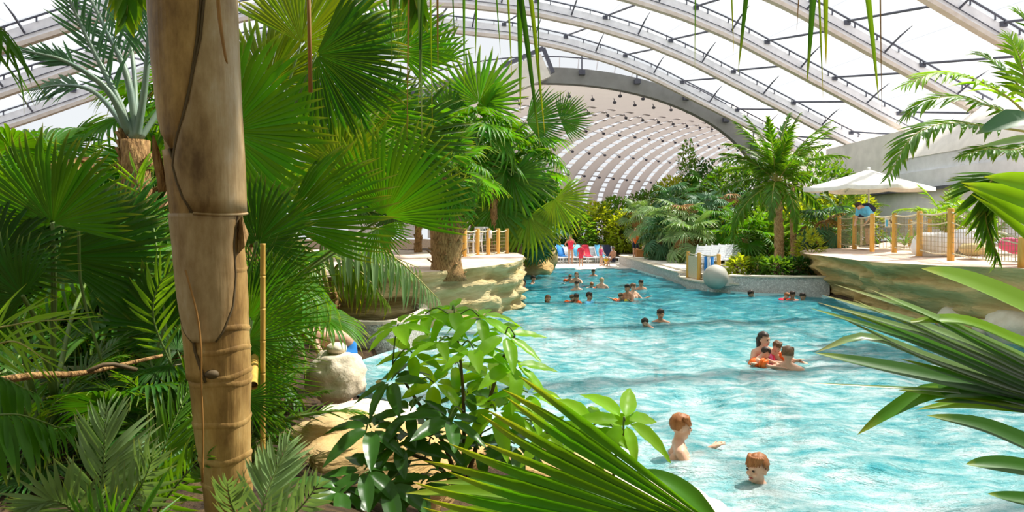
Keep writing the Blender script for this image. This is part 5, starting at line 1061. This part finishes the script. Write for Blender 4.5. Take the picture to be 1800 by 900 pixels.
# lifeguard seat
lg=P(1130,455,37.2); ls=thing('lifeguard_seat','brown wooden lifeguard seat with a pale curved back above the retaining wall','seat',V((lg.x,37.2,.5)))
mb=MB(); mb.box(V((lg.x,37.2,.72)),(.8,.6,.45)); mb.build('seat_box',M['wood_dark'],ls,False)
mb=MB(); mb.tube(spline([V((lg.x+.1,37.5,.5)),V((lg.x+.15,37.55,1.5)),V((lg.x+.4,37.5,1.7)),V((lg.x+.6,37.45,1.4)),V((lg.x+.62,37.45,.5))],14),.08,8); mb.build('curved_back',M['cream'],ls)
# ================================================================ PEOPLE
M['skin']=solid('skin',[(.62,.34,.22),(.72,.43,.30)],8,.5)
M['skin_tan']=solid('skin_tan',[(.46,.22,.12),(.56,.30,.18)],8,.5)
M['hair_red']=solid('hair_auburn',[(.22,.075,.02),(.40,.16,.05)],30,.55,stretch=(1,1,.4))
M['hair_dark']=solid('hair_dark',[(.022,.014,.01),(.06,.035,.02)],30,.5)
M['hair_brown']=solid('hair_brown',[(.10,.05,.02),(.2,.11,.05)],30,.5)
M['hair_fair']=solid('hair_fair',[(.42,.28,.12),(.6,.43,.22)],30,.5)
M['eye']=solid('eye_dark',(.02,.015,.012),5,.3); M['lip']=solid('lip',(.45,.12,.10),5,.5)
def capsule(mb,a,b,ra,rb,n=10):
    a=V(a);b=V(b); mb.ball(a,ra,n,8); mb.ball(b,rb,n,8); mb.tube([a,b],[ra,rb],n,caps=False)
BASE=dict(pel=(0,0,.95),wai=(0,.0,1.10),che=(0,.01,1.28),nek=(0,.015,1.46),hed=(0,-.005,1.60),
 sL=(.175,.01,1.40),eL=(.235,.03,1.13),wL=(.25,-.06,.89),sR=(-.175,.01,1.40),eR=(-.235,.03,1.13),wR=(-.25,-.06,.89),
 hL=(.085,0,.92),kL=(.095,-.02,.50),aL=(.095,.03,.09),tL=(.115,-.14,.035),hR=(-.085,0,.92),kR=(-.095,-.02,.50),aR=(-.095,.03,.09),tR=(-.115,-.14,.035))
def rotx(pts,names,o,deg):
    R=Matrix.Rotation(math.radians(deg),3,'X'); o=V(o)
    for n in names: pts[n]=tuple(R@(V(pts[n])-o)+o)
POSES={}
def pose(name,upd=None,tilt=0,hedturn=0,lean=0):
    p=dict(BASE); p.update(upd or {})
    if lean: rotx(p,[k for k in p if k[0] in 'wcnse' and k not in('wai',) or k in('hed','eL','eR','wL','wR','che','nek','sL','sR')],p['pel'],lean)
    if tilt: rotx(p,list(p),(0,0,1.40),tilt)
    POSES[name]=(p,hedturn)
pose('wade',dict(eL=(.30,-.12,1.20),wL=(.36,-.34,1.30),eR=(-.30,-.10,1.20),wR=(-.40,-.30,1.28)))
pose('walk',dict(eL=(.24,-.05,1.14),wL=(.24,-.22,.98),kL=(.095,-.12,.52),aL=(.095,-.05,.12),tL=(.11,-.21,.05)))
pose('stand')
pose('akimbo',dict(eL=(.34,.06,1.16),wL=(.2,-.04,1.0),eR=(-.34,.06,1.16),wR=(-.2,-.04,1.0)))
pose('swim',dict(eL=(.27,-.2,1.47),wL=(.29,-.44,1.66),eR=(-.27,-.2,1.47),wR=(-.29,-.44,1.66),hed=(0,-.0,1.62)),tilt=40)
p=dict(BASE); 
pose('lean_rail',dict(eL=(.26,-.16,1.18),wL=(.2,-.40,1.12),eR=(-.26,-.16,1.18),wR=(-.2,-.40,1.12),hed=(0,-.09,1.59)),lean=42)
pose('bend',dict(eL=(.24,-.1,1.14),wL=(.2,-.3,1.02),eR=(-.24,-.1,1.14),wR=(-.2,-.3,1.02),hed=(0,-.1,1.58)),lean=60)
pose('sit',dict(hL=(.09,-.02,.93),kL=(.13,-.42,1.02),aL=(.12,-.62,.70),tL=(.13,-.76,.68),hR=(-.09,-.02,.93),kR=(-.13,-.42,1.02),aR=(-.12,-.62,.70),tR=(-.13,-.76,.68),eL=(.24,-.1,1.16),wL=(.16,-.36,1.05),eR=(-.24,-.1,1.16),wR=(-.16,-.36,1.05)))
def body_mesh(name,p,vox=.013):
    g={k:V(v) for k,v in p.items()}; mb=MB()
    sx=(g['sL']-g['sR']).normalized(); 
    capsule(mb,g['hL']*.55+g['pel']*.45,g['hR']*.55+g['pel']*.45,.105,.105,14); capsule(mb,g['pel'],g['wai'],.115,.105,14)
    capsule(mb,g['wai']+sx*.045,g['che']+sx*.075,.098,.115,14); capsule(mb,g['wai']-sx*.045,g['che']-sx*.075,.098,.115,14)
    capsule(mb,g['sL']-sx*.03,g['sR']+sx*.03,.062,.062,12); capsule(mb,g['che']+sx*.06,g['sL']-sx*.05,.10,.06,12); capsule(mb,g['che']-sx*.06,g['sR']+sx*.05,.10,.06,12)
    capsule(mb,(g['sL']+g['sR'])/2,g['nek'],.065,.055,12); ax=(g['hed']-g['nek']).normalized()
    capsule(mb,g['nek'],g['nek']+ax*.08,.054,.052,12)
    for q,w_ in ((1,'L'),(-1,'R')): capsule(mb,g['nek']+ax*.01+sx*q*.02,g['s'+w_]-sx*q*.05+ax*.012,.045,.055,10)
    for s in 'LR':
        capsule(mb,g['s'+s],g['e'+s],.052,.039); capsule(mb,g['e'+s],g['w'+s],.039,.027)
        capsule(mb,g['h'+s],g['k'+s],.088,.056,12); capsule(mb,g['k'+s],g['k'+s].lerp(g['a'+s],.3),.054,.056); capsule(mb,g['k'+s].lerp(g['a'+s],.3),g['a'+s],.056,.036); capsule(mb,g['a'+s]+(V((0,.02,-.035))),g['t'+s],.040,.030)
        d=(g['w'+s]-g['e'+s]).normalized(); side=d.cross(V((0,0,1)) if abs(d.z)<.8 else V((0,1,0))).normalized(); nn=side.cross(d)
        w_=g['w'+s]; capsule(mb,w_+d*.02+side*.016,w_+d*.075+side*.024,.022,.017,8); capsule(mb,w_+d*.02-side*.016,w_+d*.075-side*.024,.022,.017,8)
        for i,(o,l) in enumerate(((-.030,.060),(-.010,.074),(.010,.070),(.030,.055))):
            k=w_+d*.085+side*o*1.05; m_=k+d*l*.55+side*o*.25; capsule(mb,k,m_,.0095,.009,8); capsule(mb,m_,m_+d*l*.4-nn*l*.22,.009,.0075,8)
        th=-1 if s=='L' else 1
        k=w_+d*.03+side*.03*th; capsule(mb,k,k+d*.035+side*.035*th,.012,.010,8); capsule(mb,k+d*.035+side*.035*th,k+d*.07+side*.045*th,.010,.008,8)
    return mb
def head_rot(p,turn):
    g={k:V(v) for k,v in p.items()}; up=(g['hed']-g['nek']).normalized(); up=(up+V((0,0,.8))).normalized(); fw=V((math.sin(turn),-math.cos(turn),0)); fw=(fw-up*fw.dot(up)).normalized(); rt=fw.cross(up); return Matrix((rt,-fw,up)).transposed()
def head_into(mb,c,R):
    mb.ball(c+R@V((0,.008,.025)),(.074,.092,.092),18,14,R); mb.ball(c+R@V((0,-.018,-.045)),(.056,.066,.066),14,10,R); mb.ball(c+R@V((0,-.05,-.088)),(.03,.03,.022),10,8,R)
    capsule(mb,c+R@V((0,-.080,.015)),c+R@V((0,-.100,-.022)),.009,.015,8)
    for s in (-1,1): mb.ball(c+R@V((s*.076,.012,-.008)),(.010,.022,.032),8,8,R); mb.ball(c+R@V((s*.034,-.066,-.03)),(.026,.022,.024),8,8,R)
    capsule(mb,c+R@V((-.034,-.078,.032)),c+R@V((.034,-.078,.032)),.014,.014,8)
def remesh(mb,name,mat,vox):
    me=mb.mesh(name,mat); o=bpy.data.objects.new(name,me); C.objects.link(o)
    m=o.modifiers.new('r','REMESH'); m.mode='VOXEL'; m.voxel_size=vox; m.use_smooth_shade=True
    s=o.modifiers.new('s','SMOOTH'); s.iterations=3; s.factor=.5
    dg=bpy.context.evaluated_depsgraph_get(); ev=o.evaluated_get(dg); out=bpy.data.meshes.new_from_object(ev); bpy.data.objects.remove(o); out.name=name
    out.materials.clear(); out.materials.append(mat); out.polygons.foreach_set('use_smooth',[True]*len(out.polygons)); return out
_bm={}
def body(posen,skin,turn,vox):
    k=(posen,skin,round(turn,1),vox)
    if k not in _bm:
        p,_=POSES[posen]; mb=body_mesh('body',p); R=head_rot(p,turn); head_into(mb,V(p['hed']),R); _bm[k]=(remesh(mb,'person',M[skin],vox),p,R)
    return _bm[k]
def hair_mesh(c,R,style,mat):
    from mathutils import noise
    mb=MB()
    def fn(q):
        q=q.copy(); n=1+.10*noise.noise(q*5)+.07*noise.noise(q*13)+.04*max(0,q.z)
        return q*n
    b=MB(); b.ball(V(),(.086,.103,.098),22,16,None,0,fn); keep=[]
    low={'short':-.02,'crop':.0,'long':-.30,'bald':.03}[style]
    for f in b.f:
        cc=sum((V(b.v[i]) for i in f),V())/len(f)
        if cc.y<-.035 and cc.z<.045: continue
        if cc.z<(-.055 if style in('short','long') else -.03): continue
        if abs(cc.x)>.065 and cc.y<.0 and cc.z<.0: continue
        if style=='bald' and cc.z>.03: continue
        keep.append(f)
    mb.v=[tuple(c+R@(V(v)+V((0,.012,.035)))) for v in b.v]; mb.f=keep; mb.m=[0]*len(keep); mb.t=[0.0]*len(mb.v)
    if style in('short','crop'):
        rs=random.Random(3)
        for i in range(11):
            a=-1.1+2.2*i/10; f=c+R@V((.072*math.sin(a),-.088*math.cos(a)+.01,.072)); capsule(mb,f+R@V((0,.02,.03)),f+R@V((.012,-.012,-.028+rs.uniform(-.01,.01))),.02,.007,7)
    if style=='long': capsule(mb,c+R@V((0,.085,-.01)),c+R@V((0,.09,-.17)),.055,.035,10); capsule(mb,c+R@V((.045,.06,-.01)),c+R@V((.05,.06,-.14)),.035,.02,8); capsule(mb,c+R@V((-.045,.06,-.01)),c+R@V((-.05,.06,-.14)),.035,.02,8)
    return mb.mesh('hair',M[mat])
def person(label,pos,rz,posen='wade',s=1.0,skin='skin',hair='hair_dark',style='short',suit=None,top=None,bands=None,turn=0.0,vox=.014,group=None,anchor='hed',pack=None,shoes=None):
    """pos: world place of the head centre (anchor hed) or of the ground point (anchor foot)"""
    me,p,R=body(posen,skin,turn,vox); h=V(p['hed']) if anchor=='hed' else V((0,0,0)); Mx=Matrix.Translation(V(pos))@Matrix.Rotation(rz,4,'Z')@Matrix.Scale(s,4)@Matrix.Translation(-h)
    o=link(bpy.data.objects.new('person',me),None,Mx); tag(o,label,'person',group); g={k:V(v) for k,v in p.items()}; c=g['hed']
    inst('hair',hair_mesh(c,R,style,hair),o,Mx)
    for sd in (-1,1):
        mb=MB(); mb.ball(c+R@V((sd*.031,-.083,.008)),(.014,.008,.008),10,6,R); inst('eye',mb.mesh('eye',M['eye']),o,Mx)
    mb=MB(); mb.ball(c+R@V((0,-.084,-.058)),(.024,.008,.008),10,6,R); inst('mouth',mb.mesh('mouth',M['lip']),o,Mx)
    def cloth(nm,m,items):
        mb=MB()
        for a,b,ra,rb in items: capsule(mb,a,b,ra,rb,14)
        inst(nm,remesh(mb,nm,M[m],.02),o,Mx)
    sx=(g['sL']-g['sR']).normalized()
    if suit:
        it=[(g['hL']*.55+g['pel']*.45,g['hR']*.55+g['pel']*.45,.122,.122),(g['pel'],g['pel'].lerp(g['wai'],.6),.13,.122)]+[(g['h'+q],g['h'+q].lerp(g['k'+q],.55 if top!='suit' else .05),.105,.09) for q in 'LR']
        if top=='suit': it+=[(g['wai']+sx*q*.045,g['che']+sx*q*.075,.112,.128) for q in (-1,1)]
        cloth('swimwear' if top in (None,'suit') else 'shorts',suit,it)
    if top and top!='suit':
        it=[(g['wai']+sx*q*.05,g['che']+sx*q*.075,.118,.130) for q in (-1,1)]+[(g['pel'],g['wai'],.138,.125),(g['sL']-sx*.03,g['sR']+sx*.03,.078,.078)]+[(g['s'+q],g['s'+q].lerp(g['e'+q],.7),.07,.064) for q in 'LR']+[(g['che']+sx*.06*q,g['s'+w_]-sx*.05*q,.115,.075) for q,w_ in ((1,'L'),(-1,'R'))]
        cloth('shirt',top,it)
    if bands:
        for q,m in zip('LR',bands):
            a=g['s'+q].lerp(g['e'+q],.5); d=(g['e'+q]-g['s'+q]).normalized(); u=d.cross(V((0,1,.1))).normalized(); v=d.cross(u); mb=MB()
            for k in (-1,1): mb.tube([a+d*.035*k+(u*math.cos(t)+v*math.sin(t))*.075 for t in [2*PI*i/14 for i in range(15)]],.042,8)
            inst('armband',mb.mesh('armband',M[m]),o,Mx)
    if pack: 
        mb=MB(); b=(g['che']+g['wai'])/2; nb=(g['che']-g['wai']).normalized().cross(sx); nb=nb if nb.y>0 else -nb; Rb=Matrix((sx,nb,(g['che']-g['wai']).normalized())).transposed(); mb.box(b+nb*.19,(.27,.15,.36),Rb); inst('backpack',mb.mesh('backpack',M[pack],False),o,Mx)
    if shoes:
        for q in 'LR': mb=MB(); capsule(mb,g['a'+q]+V((0,.02,-.03)),g['t'+q],.055,.045,10); inst('shoe',mb.mesh('shoe',M[shoes]),o,Mx)
    return o
def wp(x,yh,yw): Y=CAMH*FPX/(yw-HZ); return P(x,yh,Y)
R90=PI/2
person('boy with short auburn hair standing chest-deep, looking sideways beside the lime leaves',wp(1197,751,801),R90*.9,'wade',1.0,'skin','hair_red','short','blue_cloth',turn=.15,vox=.009)
person('boy with auburn hair swimming shoulder-deep by the near pool edge',wp(1331,824,850),-R90*.55,'wade',1.0,'skin','hair_red','short','navy',turn=-.2,vox=.009)
person('dark-haired woman in the water behind the child with orange armbands',wp(1343,597,634),.25,'wade',1.0,'skin','hair_dark','long','red_cloth','suit',turn=.4)
person('small child in pink held between the woman and the broad-shouldered man',wp(1366,610,636),.3,'swim',.8,'skin','hair_brown','crop','pink','suit',bands=('orange','pink'))
person('small child with orange armbands paddling in front of the dark-haired woman',wp(1346,620,640),1.2,'swim',.72,'skin','hair_dark','short','orange','suit',bands=('orange','orange'))
person('broad-shouldered man with short hair seen from behind, facing the children',wp(1385,624,646),PI-.5,'wade',1.08,'skin','hair_brown','crop','navy')
person('man standing neck-deep in mid-pool next to a floating child',wp(1161,553,569),-.1,'wade',1.0,'skin_tan','hair_dark','crop','navy')
person('dark-haired child floating on the water beside the man in mid-pool',wp(1134,567,573),-1.3,'swim',.8,'skin','hair_dark','short','navy')
FAR=[(963,526,533,.2,'wade','skin_tan','hair_brown','long',None,None,'woman with only head and shoulders out, alone below the pale terrace'),
(1013,524,532,.5,'wade','skin_tan','hair_dark','crop',None,None,'dark-haired swimmer beside the child with puffy orange armbands'),(1006,524,532,-.4,'swim','skin','hair_brown','short',('orange','orange'),None,'child with puffy orange armbands beside a dark-haired swimmer'),
(1036,521,531,1.0,'wade','skin_tan','hair_dark','short',None,'sky_cloth','child in a light blue swim top, alone in the foam'),
(1091,521,527,-.6,'swim','skin','hair_brown','short',('yellow','orange'),None,'child with yellow and orange armbands at the group of bathers'),(1103,507,527,-.9,'wade','skin_tan','hair_dark','short',None,None,'dark-haired adult bending to the child with yellow armbands'),(1113,505,523,.7,'wade','skin','hair_brown','short',None,None,'brown-haired adult behind the child with yellow armbands'),
(1127,498,509,.4,'wade','skin_tan','hair_dark','crop',None,None,'man with dark hair moving away from the armband group'),(1058,493,507,2.6,'wade','skin','hair_fair','bald',None,None,'balding pale man wading, seen from behind'),(1014,500,509,.1,'wade','skin','hair_dark','short',None,None,'dark-haired bather standing in front of the woman at the shallow end'),
(1040,501,506,.3,'swim','skin','hair_red','short',('orange',),None,'red-haired child low in the water near the balding man'),(1002,487,495,.2,'swim','skin','hair_brown','short',('orange','orange'),None,'child with orange armbands at the shallow end'),(1013,484,497,-.4,'wade','skin','hair_brown','long',None,None,'brown-haired woman at the shallow end beside a child with orange armbands'),
(937,490,498,1.2,'wade','skin_tan','hair_dark','short',None,None,'dark-haired bather near the sandy beach rock'),(920,498,508,1.4,'wade','skin_tan','hair_dark','short',None,'red_cloth','bather in a red top by the terrace corner'),(914,493,501,1.8,'wade','skin_tan','hair_dark','crop',None,None,'bather half hidden at the terrace corner'),
(1320,517,523,-1.0,'swim','skin_tan','hair_dark','short',None,None,'dark-haired swimmer close to the straight planter wall'),(1383,520,526,.4,'swim','skin','hair_red','short',('red_cloth','red_cloth'),'red_cloth','child in red at the planter wall'),(1393,519,526,-.2,'wade','skin_tan','hair_dark','short',None,'orange','dark-haired bather in an orange top at the planter wall'),(1411,522,527,-.8,'wade','skin_tan','hair_dark','short',None,None,'dark-haired bather at the foot of the rock terrace tip'),(1043,478,484,.2,'wade','skin_tan','hair_dark','short',None,None,'small dark head in the shallows before the beach')]
for i,(x,yh,yw,rz,po,sk,ha,st,ba,tp,lb) in enumerate(FAR):
    person(lb,wp(x,yh,yw),rz,po,.82 if ba else 1.0,sk,ha,st,'navy' if i%3 else 'blue_cloth',tp if tp else None,ba,vox=.02)
def onbeach(x,Y): return V((P(x,0,Y).x,Y,beach_z(Y)))
person('dark-haired child in red standing at the edge of the beach',onbeach(1021,36.2),.1,'walk',.72,'skin_tan','hair_dark','short','red_cloth','red_cloth',anchor='foot',vox=.02)
person('child in a pink suit walking on the wet beach',onbeach(1056,36.6),.9,'walk',.7,'skin','hair_dark','short','pink','suit',anchor='foot',vox=.02)
person('tanned man crouching at the waterline beside the retaining wall',onbeach(1078,36.4)-V((0,0,.55)),-.9,'sit',.95,'skin_tan','hair_dark','short','navy',anchor='foot',vox=.02)
person('toddler in yellow sitting at the waterline before the tanned man',onbeach(1065,36.2)-V((0,0,.28)),.4,'sit',.5,'skin','hair_fair','short','yellow','yellow',anchor='foot',vox=.02)
person('woman in a dark red swimsuit standing among the beach loungers',onbeach(1003,38.0),.2,'akimbo',.98,'skin_tan','hair_brown','long','red_cloth','suit',anchor='foot',vox=.02)
person('lifeguard in an orange-red shirt standing by the wooden seat',V((P(1117,0,37.2).x,37.2,.42)),-.2,'akimbo',1.0,'skin','hair_red','long','navy','orange',anchor='foot',vox=.02)
person('man in a blue shirt with a backpack leaning over the terrace fence',V((P(1528,0,22.3).x,22.3,1.53)),-R90*.75,'lean_rail',1.02,'skin','hair_dark','crop','navy','sky_cloth',anchor='foot',vox=.016,pack='navy',shoes='navy')
person('bare-backed man in blue trunks bending down behind the pale boulder',P(520,586,7.7),-R90,'bend',1.0,'skin','hair_red','short','blue_cloth',vox=.014)
